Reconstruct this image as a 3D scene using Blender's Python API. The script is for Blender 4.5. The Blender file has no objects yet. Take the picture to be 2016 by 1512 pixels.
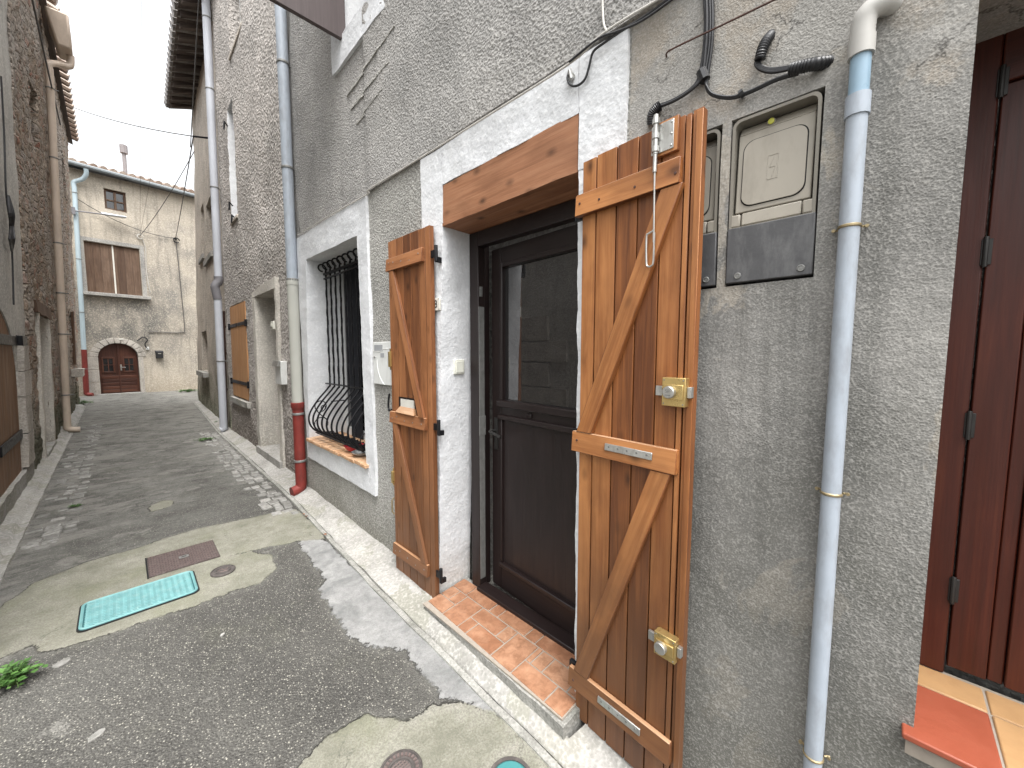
import bpy, bmesh, math, random
from mathutils import Vector, Matrix, noise as mnoise
rnd = random.Random(7)
scene = bpy.context.scene
COL = scene.collection
V = Vector
PI = math.pi

# ------------------------------------------------------------------ camera model
F_PX = 757.0; PITCH = math.radians(4.6); YAW = math.radians(45.4); EYE = V((0, 0, 1.5))
FW = V((math.sin(YAW)*math.cos(PITCH), math.cos(YAW)*math.cos(PITCH), -math.sin(PITCH)))
RT = V((math.cos(YAW), -math.sin(YAW), 0)); UP = RT.cross(FW)
def ray(px, py): return RT*((px-1008)/F_PX) + UP*((756-py)/F_PX) + FW
def gz(y): return -0.13+0.03*y if y < 13/3 else 0.0
def G(px, py, dz=0.0):            # point on the sloping street surface
    r = ray(px, py)
    t = (-0.13+dz-EYE.z)/(r.z-0.03*r.y); p = EYE+r*t
    if p.y > 13/3 or t < 0: p = EYE+r*((dz-EYE.z)/r.z)
    return p

class Wall:                       # a facade plane: s along it, z up, off proud of it (towards the street)
    def __init__(self, p0, p1, lean=0.0):
        self.p = V((p0[0], p0[1], 0)); d = V((p1[0]-p0[0], p1[1]-p0[1], 0)); self.u = d.normalized()
        self.n = V((-self.u.y, self.u.x, 0)); self.lean = lean
    def flip(self): self.n = -self.n; return self
    def pt(self, s, z, off=0.0): return self.p+self.u*s+self.n*(off+self.lean*z)+V((0, 0, z))
    def hit(self, px, py, off=0.0):
        r = ray(px, py)
        # (E+rt-p).n - lean*(E.z+r.z t) = off
        t = (off-(EYE-self.p).dot(self.n)+self.lean*EYE.z)/(r.dot(self.n)-self.lean*r.z)
        q = EYE+r*t
        return ((q-self.p).dot(self.u), q.z)
WA = Wall((1.35, 0), (1.35, 1))
WB = Wall((1.385, 4.6), (1.40, 9.0), -0.012)
WC = Wall((1.40, 9.0), (1.60, 15.05), -0.026)
WL = Wall((-.78, 2), (-.95, 16.8), 0.028).flip()
WF = Wall((0, 20.2), (.993, 20.319)).flip()
if WF.n.y > 0: WF.flip()

# ------------------------------------------------------------------ mesh building
class MB:
    def __init__(self, xf=None):
        self.v = []; self.f = []; self.mi = []; self.gc = []; self.xf = xf or Matrix.Identity(4); self.m = 0
    def addv(self, p, g=None):
        w = self.xf @ V(p); self.v.append(w); self.gc.append(V(g) if g is not None else w.copy()); return len(self.v)-1
    def face(self, idx): self.f.append(tuple(idx)); self.mi.append(self.m)
    def hexa(self, c, g=True):
        """c: 8 corners, bottom 4 (ccw) then top 4; grain runs along the longest edge"""
        c = [V(p) for p in c]
        e = [(c[1]-c[0]).length, (c[3]-c[0]).length, (c[4]-c[0]).length]
        k = e.index(max(e)); o = V((rnd.uniform(-50, 50), rnd.uniform(-50, 50), rnd.uniform(-50, 50)))
        loc = [(0,0,0),(1,0,0),(1,1,0),(0,1,0),(0,0,1),(1,0,1),(1,1,1),(0,1,1)]
        ids = []
        for p, l in zip(c, loc):
            q = [l[0]*e[0], l[1]*e[1], l[2]*e[2]]
            a = [q[i] for i in range(3) if i != k]
            ids.append(self.addv(p, o+V((a[0], a[1], q[k]))))
        for q in ((0,3,2,1),(4,5,6,7),(0,1,5,4),(1,2,6,5),(2,3,7,6),(3,0,4,7)): self.face([ids[i] for i in q])
    def box(self, a, b):
        x0,y0,z0 = a; x1,y1,z1 = b
        self.hexa([(x0,y0,z0),(x1,y0,z0),(x1,y1,z0),(x0,y1,z0),(x0,y0,z1),(x1,y0,z1),(x1,y1,z1),(x0,y1,z1)])
    def quad(self, a, b, c, d): self.face([self.addv(p) for p in (a,b,c,d)])
    def poly(self, pts): self.face([self.addv(p) for p in pts])
    def prism(self, pts, ext):
        ext = V(ext); n = len(pts)
        a = [self.addv(p) for p in pts]; b = [self.addv(V(p)+ext) for p in pts]
        self.face(list(reversed(a))); self.face(b)
        for i in range(n): self.face((a[i], a[(i+1)%n], b[(i+1)%n], b[i]))
    def tube(self, pts, r, n=10, caps=True, rs=None):
        pts = [V(p) for p in pts]; rings = []; up = None
        ln = 0
        for i, p in enumerate(pts):
            a = pts[max(i-1,0)]; b = pts[min(i+1,len(pts)-1)]; t = (b-a).normalized()
            if up is None:
                up = V((0,0,1)) if abs(t.z) < .9 else V((1,0,0))
            x = up-t*up.dot(t)
            if x.length < 1e-5: x = t.orthogonal()
            x.normalize(); y = t.cross(x); up = x
            if i: ln += (p-pts[i-1]).length
            rr = rs[i] if rs else r
            k = 1.0
            if 0 < i < len(pts)-1:
                c = (p-a).normalized().dot((b-p).normalized()); k = 1/max(.5, math.sqrt((1+max(-.5,c))/2))
            rings.append([self.addv(p+(x*math.cos(2*PI*j/n)+y*math.sin(2*PI*j/n))*rr*(k if k<1.3 else 1.3), (rr*math.cos(2*PI*j/n), rr*math.sin(2*PI*j/n), ln)) for j in range(n)])
        for i in range(len(rings)-1):
            for j in range(n): self.face((rings[i][j], rings[i][(j+1)%n], rings[i+1][(j+1)%n], rings[i+1][j]))
        if caps: self.face(list(reversed(rings[0]))); self.face(rings[-1])
    def lathe(self, c, prof, n=24, ax=(0,0,1)):
        c = V(c); q = V((0,0,1)).rotation_difference(V(ax)); rings = []
        for r, h in prof:
            rings.append([self.addv(c+q @ V((r*math.cos(2*PI*j/n), r*math.sin(2*PI*j/n), h))) for j in range(n)])
        for i in range(len(rings)-1):
            for j in range(n): self.face((rings[i][j], rings[i][(j+1)%n], rings[i+1][(j+1)%n], rings[i+1][j]))
        self.face(list(reversed(rings[0]))); self.face(rings[-1])
    def grid(self, c, res, amp=0.0, sc=6.0, amp2=0.0, sc2=25.0):
        """closed lumpy block from 8 corners, every face subdivided, pushed about by noise of position"""
        c = [V(p) for p in c]
        L = lambda i,j: (c[j]-c[i]).length
        nx = max(1, round(max(L(0,1),L(3,2),L(4,5))/res)); ny = max(1, round(max(L(0,3),L(1,2),L(4,7))/res)); nz = max(1, round(max(L(0,4),L(1,5),L(2,6))/res))
        cache = {}; ctr = sum(c, V())/8
        def vid(i,j,k):
            key = (i,j,k)
            if key in cache: return cache[key]
            a,b,d = i/nx, j/ny, k/nz
            p0 = c[0].lerp(c[1],a).lerp(c[3].lerp(c[2],a),b); p1 = c[4].lerp(c[5],a).lerp(c[7].lerp(c[6],a),b)
            p = p0.lerp(p1,d)
            if amp: p = p+mnoise.noise_vector(p*sc)*amp
            if amp2: p = p+mnoise.noise_vector(p*sc2)*amp2
            cache[key] = self.addv(p); return cache[key]
        for i in range(nx):
            for j in range(ny):
                self.face((vid(i,j,0),vid(i,j+1,0),vid(i+1,j+1,0),vid(i+1,j,0))); self.face((vid(i,j,nz),vid(i+1,j,nz),vid(i+1,j+1,nz),vid(i,j+1,nz)))
        for i in range(nx):
            for k in range(nz):
                self.face((vid(i,0,k),vid(i+1,0,k),vid(i+1,0,k+1),vid(i,0,k+1))); self.face((vid(i,ny,k),vid(i,ny,k+1),vid(i+1,ny,k+1),vid(i+1,ny,k)))
        for j in range(ny):
            for k in range(nz):
                self.face((vid(0,j,k),vid(0,j,k+1),vid(0,j+1,k+1),vid(0,j+1,k))); self.face((vid(nx,j,k),vid(nx,j+1,k),vid(nx,j+1,k+1),vid(nx,j,k+1)))
    def build(self, name, mats, parent=None, loc=None, bevel=0.0, seg=2, recalc=True, sharp=0.55):
        if not isinstance(mats, (list, tuple)): mats = [mats]
        o0 = ORG.get(parent.name) if parent is not None else (V(loc) if loc is not None else V((0,0,0)))
        me = bpy.data.meshes.new(name)
        me.from_pydata([p-o0 for p in self.v], [], self.f); me.update()
        for m in mats: me.materials.append(m)
        me.polygons.foreach_set('material_index', self.mi)
        at = me.attributes.new('gc', 'FLOAT_VECTOR', 'POINT')
        at.data.foreach_set('vector', [x for g in self.gc for x in g])
        if recalc:
            bm = bmesh.new(); bm.from_mesh(me); bmesh.ops.recalc_face_normals(bm, faces=bm.faces); bm.to_mesh(me); bm.free()
        me.polygons.foreach_set('use_smooth', [True]*len(me.polygons))
        me.set_sharp_from_angle(angle=sharp)
        o = bpy.data.objects.new(name, me); COL.objects.link(o)
        if parent is not None: o.parent = parent
        else: o.location = o0
        ORG[o.name] = o0
        if bevel:
            b = o.modifiers.new('bevel', 'BEVEL'); b.width = bevel; b.segments = seg; b.limit_method = 'ANGLE'; b.angle_limit = .6
        return o
ORG = {}
def tag(o, label=None, cat=None, group=None, kind=None):
    if label: o['label'] = label
    if cat: o['category'] = cat
    if group: o['group'] = group
    if kind: o['kind'] = kind
    return o
def thing(name, loc, label, cat, group=None):
    o = bpy.data.objects.new(name, None); COL.objects.link(o); o.location = loc; o.empty_display_size = .1
    ORG[o.name] = V(loc); return tag(o, label, cat, group)
def frame(o, x, y, z):             # matrix from origin and three axes
    m = Matrix.Identity(4)
    for i, a in enumerate((x, y, z, o)):
        for j in range(3): m[j][i] = V(a)[j]
    return m
def arc(c, r, a0, a1, n, x, y):
    x = V(x); y = V(y); c = V(c)
    return [c+x*(r*math.cos(a0+(a1-a0)*i/n))+y*(r*math.sin(a0+(a1-a0)*i/n)) for i in range(n+1)]
def smooth_path(pts, n=5):         # Catmull-Rom through the points
    pts = [V(p) for p in pts]; out = []
    for i in range(len(pts)-1):
        p0 = pts[max(i-1,0)]; p1 = pts[i]; p2 = pts[i+1]; p3 = pts[min(i+2,len(pts)-1)]
        for k in range(n):
            t = k/n
            out.append(.5*((2*p1)+(p2-p0)*t+(2*p0-5*p1+4*p2-p3)*t*t+(3*p1-p0-3*p2+p3)*t*t*t))
    out.append(pts[-1]); return out
def text_mesh(mb, body, size, origin, x, y, depth=.001):
    cu = bpy.data.curves.new('lettering', 'FONT'); cu.body = body; cu.size = size; cu.extrude = depth; cu.align_x = 'CENTER'; cu.align_y = 'CENTER'
    o = bpy.data.objects.new('lettering', cu); COL.objects.link(o)
    dg = bpy.context.evaluated_depsgraph_get(); me = bpy.data.meshes.new_from_object(o.evaluated_get(dg))
    x = V(x); y = V(y); n = x.cross(y); base = len(mb.v)
    for v in me.vertices: mb.addv(V(origin)+x*v.co.x+y*v.co.y+n*v.co.z)
    for p in me.polygons: mb.face([base+i for i in p.vertices])
    bpy.data.objects.remove(o); bpy.data.curves.remove(cu); bpy.data.meshes.remove(me)

# ------------------------------------------------------------------ materials
class NT:
    def __init__(self, name):
        self.mat = bpy.data.materials.new(name); self.mat.use_nodes = True; self.t = self.mat.node_tree; self.t.nodes.clear()
        self.out = self.n('ShaderNodeOutputMaterial'); self.b = self.n('ShaderNodeBsdfPrincipled'); self.l(self.b.outputs[0], self.out.inputs[0])
    def n(self, ty, **k):
        x = self.t.nodes.new(ty)
        for a, v in k.items(): setattr(x, a, v)
        return x
    def l(self, a, b): self.t.links.new(a, b)
    def put(self, sock, v):
        if isinstance(v, bpy.types.NodeSocket): self.l(v, sock)
        elif isinstance(v, (tuple, list)) and sock.type == 'RGBA' and len(v) == 3: sock.default_value = (*v, 1)
        else: sock.default_value = v
    def pos(self): return self.n('ShaderNodeNewGeometry').outputs['Position']
    def attr(self): return self.n('ShaderNodeAttribute', attribute_name='gc').outputs['Vector']
    def island(self): return self.n('ShaderNodeNewGeometry').outputs['Random Per Island']
    def map(self, v, scale=(1,1,1), loc=(0,0,0), rot=(0,0,0)):
        m = self.n('ShaderNodeMapping'); self.put(m.inputs[0], v); m.inputs['Location'].default_value = loc; m.inputs['Scale'].default_value = scale; m.inputs['Rotation'].default_value = rot; return m.outputs[0]
    def noise(self, v, scale, detail=4, rough=.55, dist=0.0, col=False):
        x = self.n('ShaderNodeTexNoise'); self.put(x.inputs['Vector'], v); x.inputs['Scale'].default_value = scale; x.inputs['Detail'].default_value = detail; x.inputs['Roughness'].default_value = rough; x.inputs['Distortion'].default_value = dist
        return x.outputs['Color' if col else 'Fac']
    def voro(self, v, scale, feature='F1', out='Distance', rand=1.0):
        x = self.n('ShaderNodeTexVoronoi', feature=feature); self.put(x.inputs['Vector'], v); x.inputs['Scale'].default_value = scale; x.inputs['Randomness'].default_value = rand; return x.outputs[out]
    def math(self, op, a, b=0.0, c=None, clamp=False):
        x = self.n('ShaderNodeMath', operation=op, use_clamp=clamp); self.put(x.inputs[0], a); self.put(x.inputs[1], b)
        if c is not None: self.put(x.inputs[2], c)
        return x.outputs[0]
    def ramp(self, f, *st, interp='LINEAR'):
        x = self.n('ShaderNodeValToRGB'); self.put(x.inputs[0], f); x.color_ramp.interpolation = interp; e = x.color_ramp.elements
        while len(e) < len(st): e.new(.5)
        for el, (p, c) in zip(e, st): el.position = p; el.color = (*c, 1) if isinstance(c, (tuple, list)) else (c, c, c, 1)
        return x.outputs[0]
    def mix(self, f, a, b, mode='MIX'):
        x = self.n('ShaderNodeMix', data_type='RGBA', blend_type=mode); self.put(x.inputs[0], f); self.put(x.inputs[6], a); self.put(x.inputs[7], b); return x.outputs[2]
    def sep(self, v):
        x = self.n('ShaderNodeSeparateXYZ'); self.put(x.inputs[0], v); return x.outputs
    def bump(self, h, strength=.5, dist=.01, normal=None):
        x = self.n('ShaderNodeBump'); self.put(x.inputs['Height'], h); x.inputs['Strength'].default_value = strength; x.inputs['Distance'].default_value = dist
        if normal is not None: self.put(x.inputs['Normal'], normal)
        return x.outputs[0]
    def done(self, col, rough=.8, normal=None, metal=0.0, spec=.35, coat=0.0):
        self.put(self.b.inputs['Base Color'], col); self.put(self.b.inputs['Roughness'], rough); self.put(self.b.inputs['Metallic'], metal)
        self.b.inputs['Specular IOR Level'].default_value = spec
        if coat: self.b.inputs['Coat Weight'].default_value = coat; self.b.inputs['Coat Roughness'].default_value = .2
        if normal is not None: self.put(self.b.inputs['Normal'], normal)
        return self.mat

def plaster(name, light, mid, dark, coarse=60, bstr=.8, bdist=.01, crev=.5, big=.9, streak=.35, low=None, lowz=.6, patch=None, warm=None, fine=1.0, swirl=0.0, stain=None, aged=False):
    t = NT(name); p = t.pos()
    a = t.noise(p, big, 5, .6); b = t.noise(p, big*4.3, 5, .6)
    col = t.ramp(t.math('ADD', t.math('MULTIPLY', a, .65), t.math('MULTIPLY', b, .35)), (.36, dark), (.5, mid), (.64, light))
    st = t.noise(t.map(p, (2.2, 2.2, .22)), 3, 5, .65)
    col = t.mix(t.ramp(st, (.5, 0.0), (.72, streak)), col, tuple(x*.55 for x in dark))
    if warm:
        col = t.mix(t.ramp(t.noise(p, 1.7, 4, .6, .4), (.52, 0.0), (.66, .55)), col, warm)
    if patch:
        m = t.ramp(t.noise(t.map(p, loc=(3.1, 7.7, 1.9)), 2.1, 6, .6, .6), (.565, 0.0), (.585, 1.0))
        col = t.mix(m, col, patch)
    z = t.sep(p)[2]
    if aged:
        xyz = t.sep(p); n_ = t.noise(p, 5, 6, .68)
        up = t.ramp(t.math('ADD', z, t.math('MULTIPLY', t.math('SUBTRACT', n_, .5), .9)), (.0, 0.0), (1, 0.0)); zz = t.math('SUBTRACT', t.math('ADD', z, t.math('MULTIPLY', n_, .9)), 2.35)
        up = t.ramp(zz, (.28, 0.0), (.36, 1.0)); pc_ = t.mix(t.ramp(t.noise(p, 4.2, 5, .65), (.44, 0.0), (.56, 1.0)), (.30,.29,.27), (.345,.305,.255)); col = t.mix(t.math('MULTIPLY', up, .7), col, pc_)
        wv = t.n('ShaderNodeVectorMath', operation='MULTIPLY_ADD'); t.put(wv.inputs[0], t.noise(p, 11, 4, .65, col=True)); wv.inputs[1].default_value = (.12,.12,.12); t.put(wv.inputs[2], p)
        ck = t.math('MULTIPLY', t.ramp(t.voro(wv.outputs[0], 4.2, 'DISTANCE_TO_EDGE'), (.0, .8), (.018, 0.0)), t.math('MULTIPLY', up, t.ramp(t.noise(p, 6, 2), (.48, 0.0), (.56, 1.0)))); col = t.mix(ck, col, (.06,.055,.05))
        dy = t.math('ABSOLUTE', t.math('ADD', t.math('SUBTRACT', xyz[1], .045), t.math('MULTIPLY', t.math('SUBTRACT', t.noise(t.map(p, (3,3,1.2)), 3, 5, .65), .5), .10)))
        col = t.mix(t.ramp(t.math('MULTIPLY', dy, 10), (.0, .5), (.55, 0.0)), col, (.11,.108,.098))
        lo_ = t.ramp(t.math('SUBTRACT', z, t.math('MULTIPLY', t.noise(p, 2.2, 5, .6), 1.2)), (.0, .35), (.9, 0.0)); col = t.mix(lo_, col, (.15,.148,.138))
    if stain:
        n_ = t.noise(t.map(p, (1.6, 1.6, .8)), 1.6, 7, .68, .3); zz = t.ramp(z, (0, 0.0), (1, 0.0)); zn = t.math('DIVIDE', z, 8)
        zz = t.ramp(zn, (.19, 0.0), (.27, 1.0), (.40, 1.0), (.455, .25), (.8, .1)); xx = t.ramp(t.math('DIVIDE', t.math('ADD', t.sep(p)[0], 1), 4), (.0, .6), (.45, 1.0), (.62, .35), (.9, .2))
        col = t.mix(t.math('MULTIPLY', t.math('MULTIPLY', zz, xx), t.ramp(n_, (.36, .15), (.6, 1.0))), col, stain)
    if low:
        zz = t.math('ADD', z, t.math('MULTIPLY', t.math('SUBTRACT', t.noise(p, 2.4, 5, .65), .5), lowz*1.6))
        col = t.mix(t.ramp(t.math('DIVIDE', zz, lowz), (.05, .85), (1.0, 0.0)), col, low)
    if swirl:
        wv = t.n('ShaderNodeVectorMath', operation='SCALE'); t.put(wv.inputs[0], t.noise(p, 3.2, 3, .55, col=True)); wv.inputs['Scale'].default_value = swirl
        wa = t.n('ShaderNodeVectorMath', operation='ADD'); t.put(wa.inputs[0], t.map(p, (1, .5, 1))); t.put(wa.inputs[1], wv.outputs[0]); p0 = p; p = wa.outputs[0]
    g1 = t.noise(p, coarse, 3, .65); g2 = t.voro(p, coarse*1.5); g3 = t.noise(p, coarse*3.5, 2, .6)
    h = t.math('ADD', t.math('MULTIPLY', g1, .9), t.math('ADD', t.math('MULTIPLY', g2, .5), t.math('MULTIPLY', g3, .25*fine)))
    col = t.mix(t.ramp(h, (.48, crev), (.82, 0.0)), col, tuple(x*.35 for x in dark))  # shade in the pits of the grain put into the colour
    col = t.mix(t.ramp(h, (.86, 0.0), (1.15, .35)), col, tuple(min(.85, x*1.35) for x in light))  # light on the raised grain put into the colour
    if aged:
        tro = t.ramp(t.noise(t.map(t.pos(), loc=(1.3, 4.1, 2.2)), 1.9, 5, .62, .5), (.36, .22), (.60, 1.0)); h = t.math('MULTIPLY', h, tro)
        br = t.noise(t.map(t.pos(), (1, 26, 9), rot=(.5, 0, 0)), 2.6, 4, .65, 1.2); h = t.math('ADD', h, t.math('MULTIPLY', br, .55))
        yv = t.sep(t.pos())[1]; zv = t.sep(t.pos())[2]
        st2 = t.ramp(t.noise(t.map(t.pos(), (1, 15, .5)), 1.6, 5, .7), (.46, 0.0), (.68, .55)); win = t.math('MULTIPLY', t.ramp(t.math('MULTIPLY', t.math('ABSOLUTE', t.math('SUBTRACT', yv, .30)), 2), (.25, 1.0), (.5, 0.0)), t.ramp(t.math('DIVIDE', zv, 2), (.2, 0.0), (.80, 1.0), (.855, 1.0), (.86, 0.0)))
        col = t.mix(t.math('MULTIPLY', st2, win), col, (.095,.093,.086))
    nb = t.bump(t.noise(p, 9, 5, .6), .35, .03)
    return t.done(col, .92, t.bump(h, bstr, bdist, nb), spec=.2)

M = {}
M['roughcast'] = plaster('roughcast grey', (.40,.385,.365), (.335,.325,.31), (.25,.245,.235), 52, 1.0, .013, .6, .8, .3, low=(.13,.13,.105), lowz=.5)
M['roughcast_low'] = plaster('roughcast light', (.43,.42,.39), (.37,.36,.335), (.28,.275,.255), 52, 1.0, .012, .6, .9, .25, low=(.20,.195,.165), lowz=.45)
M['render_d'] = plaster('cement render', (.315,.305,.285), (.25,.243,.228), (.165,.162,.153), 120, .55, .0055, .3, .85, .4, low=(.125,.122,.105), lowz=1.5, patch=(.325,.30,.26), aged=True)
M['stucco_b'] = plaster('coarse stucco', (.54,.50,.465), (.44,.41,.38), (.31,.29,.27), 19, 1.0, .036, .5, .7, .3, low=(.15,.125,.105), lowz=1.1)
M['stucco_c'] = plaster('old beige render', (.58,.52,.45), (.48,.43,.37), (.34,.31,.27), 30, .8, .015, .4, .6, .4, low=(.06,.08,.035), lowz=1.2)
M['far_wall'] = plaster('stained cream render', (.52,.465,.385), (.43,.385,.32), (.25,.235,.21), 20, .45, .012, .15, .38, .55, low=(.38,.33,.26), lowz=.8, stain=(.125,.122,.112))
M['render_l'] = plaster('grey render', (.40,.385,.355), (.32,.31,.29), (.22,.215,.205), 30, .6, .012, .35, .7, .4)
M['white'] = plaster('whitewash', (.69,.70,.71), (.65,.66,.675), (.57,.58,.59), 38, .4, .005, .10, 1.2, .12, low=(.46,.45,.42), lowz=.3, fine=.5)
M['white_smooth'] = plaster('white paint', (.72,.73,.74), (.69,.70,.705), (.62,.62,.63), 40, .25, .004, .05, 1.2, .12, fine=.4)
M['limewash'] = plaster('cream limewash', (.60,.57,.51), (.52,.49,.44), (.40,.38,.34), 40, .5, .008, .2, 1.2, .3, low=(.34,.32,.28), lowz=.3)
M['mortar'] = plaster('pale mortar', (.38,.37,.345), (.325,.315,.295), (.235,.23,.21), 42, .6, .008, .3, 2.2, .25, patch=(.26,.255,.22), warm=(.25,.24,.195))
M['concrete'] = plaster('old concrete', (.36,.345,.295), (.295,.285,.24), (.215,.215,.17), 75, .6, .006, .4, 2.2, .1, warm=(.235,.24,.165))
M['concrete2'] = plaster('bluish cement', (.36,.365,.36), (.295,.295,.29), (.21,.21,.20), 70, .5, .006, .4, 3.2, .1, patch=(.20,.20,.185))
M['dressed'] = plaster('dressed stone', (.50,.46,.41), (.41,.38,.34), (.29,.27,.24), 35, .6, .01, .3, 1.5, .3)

def rubble():
    t = NT('rubble stone'); p = t.map(t.pos(), (1, 1, 1.5)); pd = t.n('ShaderNodeVectorMath', operation='ADD')
    w = t.n('ShaderNodeVectorMath', operation='SCALE'); t.put(w.inputs[0], t.noise(p, 5, 3, .6, col=True)); w.inputs['Scale'].default_value = .16
    t.put(pd.inputs[0], p); t.put(pd.inputs[1], w.outputs[0]); q = pd.outputs[0]
    rc = t.sep(t.voro(q, 5.5, out='Color'))[0]
    stone = t.ramp(rc, (0, (0.307,0.218,0.165)), (.25, (0.472,0.366,0.277)), (.5, (0.366,0.319,0.277)), (.7, (0.555,0.46,0.366)), (.86, (0.389,0.195,0.136)), (1, (0.496,0.454,0.413)))
    e = t.voro(q, 5.5, 'DISTANCE_TO_EDGE')
    n2 = t.noise(t.pos(), 30, 5, .65)
    stone = t.mix(t.ramp(n2, (.3, .5), (.6, 0.0)), stone, (.10,.085,.075))
    stone = t.mix(t.ramp(t.noise(t.pos(), 46, 2, .5), (.62, 0.0), (.70, .6)), stone, (.55,.50,.45))
    mort = t.mix(n2, (.26,.215,.17), (.55,.47,.39))
    m = t.ramp(t.math('ADD', e, t.math('MULTIPLY', t.math('SUBTRACT', n2, .5), .14)), (.035, 1.0), (.10, 0.0))
    cov = t.ramp(t.noise(t.pos(), .9, 5, .65), (.45, 0.0), (.62, .75))
    col = t.mix(m, stone, mort); col = t.mix(cov, col, t.mix(n2, (.33,.30,.27), (.58,.53,.475)))
    z = t.sep(t.pos())[2]
    col = t.mix(t.ramp(t.math('ADD', z, t.math('MULTIPLY', t.noise(t.pos(), 2.5, 4, .6), -.8)), (-.2, .8), (.45, 0.0)), col, (.075,.085,.05))
    h = t.math('ADD', t.math('MINIMUM', t.math('MULTIPLY', e, 5), .9), t.math('MULTIPLY', n2, .8))
    return t.done(col, .95, t.bump(h, 1.0, .05), spec=.15)
M['rubble'] = rubble()

def wood(name, c_dark, c_mid, c_light, rough=.45, knots=True, low_tone=None, bst=.25, vary=.34, coat=0.0):
    t = NT(name); a = t.attr(); isl = t.island()
    off = t.n('ShaderNodeVectorMath', operation='ADD'); t.put(off.inputs[0], a)
    cx = t.n('ShaderNodeCombineXYZ'); t.put(cx.inputs[0], t.math('MULTIPLY', isl, 17)); t.put(cx.inputs[2], t.math('MULTIPLY', isl, 41)); t.put(off.inputs[1], cx.outputs[0]); v = off.outputs[0]
    if knots:
        kv = t.map(v, (13, 13, 7.5)); kd = t.voro(kv, 1.0); kr = t.sep(t.voro(kv, 1.0, out='Color'))[1]; knot = t.math('MULTIPLY', t.ramp(kd, (.08, 1.0), (.16, .55), (.30, 0.0)), t.ramp(kr, (.50, 0.0), (.54, 1.0)))
    warp = t.noise(t.map(v, (5, 5, 1.1)), 1.0, 3, .5)
    rings = t.noise(t.map(v, (34, 34, 1.5)), 1.0, 4, .6, 1.0)
    fib = t.noise(t.map(v, (190, 190, 5)), 1.0, 3, .6)
    f = t.math('ADD', t.math('MULTIPLY', rings, .6), t.math('ADD', t.math('MULTIPLY', warp, .35), t.math('MULTIPLY', fib, .18)))
    f = t.math('ADD', f, t.math('MULTIPLY', t.math('SUBTRACT', isl, .5), vary))
    col = t.ramp(f, (.36, c_dark), (.56, c_mid), (.78, c_light))
    if knots: col = t.mix(t.math('MULTIPLY', knot, .8), col, tuple(x*.28 for x in c_dark))
    blot = t.noise(t.map(v, (8, 8, 3), loc=(5, 2, 9)), 1.0, 4, .6)
    col = t.mix(t.ramp(blot, (.40, .35), (.56, 0.0)), col, c_dark)
    if low_tone:
        p = t.pos(); z = t.math('ADD', t.sep(p)[2], t.math('MULTIPLY', t.noise(p, 4, 5, .6), -.7))
        col = t.mix(t.ramp(z, (-.4, .7), (.75, 0.0)), col, low_tone)  # darker towards the bottom
    r = t.ramp(t.noise(t.map(v, (20, 20, 2)), 1.0), (.3, rough-.08), (.7, rough+.18))
    return t.done(col, r, t.bump(t.math('ADD', fib, t.math('MULTIPLY', rings, .6)), bst, .002), spec=.4, coat=coat)
M['pine'] = wood('stained pine', (.105,.034,.011), (.265,.096,.029), (.42,.18,.062), .40, low_tone=(.085,.040,.020), coat=.05)
M['pine_l'] = wood('stained pine paler', (.10,.036,.014), (.23,.088,.032), (.35,.15,.062), .46, low_tone=(.13,.062,.030))
M['pine_edge'] = wood('worn and skylit pine', (.26,.13,.060), (.36,.20,.105), (.46,.30,.19), .6, knots=False)
M['beam'] = wood('oak beam', (.16,.066,.030), (.30,.135,.068), (.41,.21,.115), .55, bst=.4)
M['darkwood'] = wood('dark brown door', (.0105,.0066,.0062), (.015,.0092,.0088), (.021,.0135,.012), .38, knots=False, vary=.05)
M['redwood'] = wood('dark red varnish', (.036,.008,.004), (.062,.012,.006), (.10,.024,.010), .4, knots=False, vary=.2)
M['oldbrown'] = wood('weathered brown boards', (.06,.034,.022), (.10,.058,.036), (.16,.105,.072), .75, knots=False)
M['orangewood'] = wood('orange shutters', (.33,.165,.070), (.43,.225,.10), (.50,.28,.14), .6, knots=False, vary=.1)
M['mahogany'] = wood('arched door varnish', (.038,.013,.008), (.070,.023,.013), (.11,.040,.022), .45, knots=False)
M['brownleaf'] = wood('brown painted shutter', (.060,.046,.045), (.078,.060,.059), (.10,.078,.076), .6, knots=False, vary=.1)
M['carriage'] = wood('brown carriage door', (.10,.050,.024), (.165,.083,.038), (.21,.115,.058), .6, knots=False)

def simple(name, c, rough=.5, metal=0.0, var=.12, sc=14, bst=0.0, dirt=None, spec=.4):
    t = NT(name); p = t.pos(); n = t.noise(p, sc, 5, .6)
    col = t.mix(n, tuple(x*(1-var*1.5) for x in c), tuple(min(1, x*(1+var)) for x in c))
    if dirt: col = t.mix(t.ramp(t.noise(t.map(p, (3,3,1)), sc*.5, 6, .65), (.48, 0.0), (.7, .65)), col, dirt)
    r = t.ramp(n, (.3, max(.05, rough-.1)), (.7, min(1, rough+.12)))
    return t.done(col, r, t.bump(t.noise(p, sc*6, 3), bst, .003) if bst else None, metal, spec)
M['pvc'] = simple('grey blue pvc', (.35,.39,.44), .42, var=.10, sc=13, bst=.08, dirt=(.235,.245,.26))
M['pvc_far'] = simple('pale grey pvc', (.46,.48,.52), .45, var=.06, sc=3, dirt=(.34,.35,.38))
M['pvc_blue'] = simple('bluish pvc', (.25,.36,.45), .35, var=.08, sc=10, dirt=(.18,.26,.33))
M['pvc_cap'] = simple('weathered pvc', (.42,.41,.385), .5, var=.08)
M['pvc_khaki'] = simple('khaki pipe', (.40,.40,.36), .5, var=.06, sc=5)
M['pvc_dark'] = simple('dark grey pvc', (.17,.165,.175), .5)
M['beige_pipe'] = simple('beige pipe', (.58,.48,.39), .5, var=.06, sc=3, dirt=(.34,.28,.23))
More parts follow.
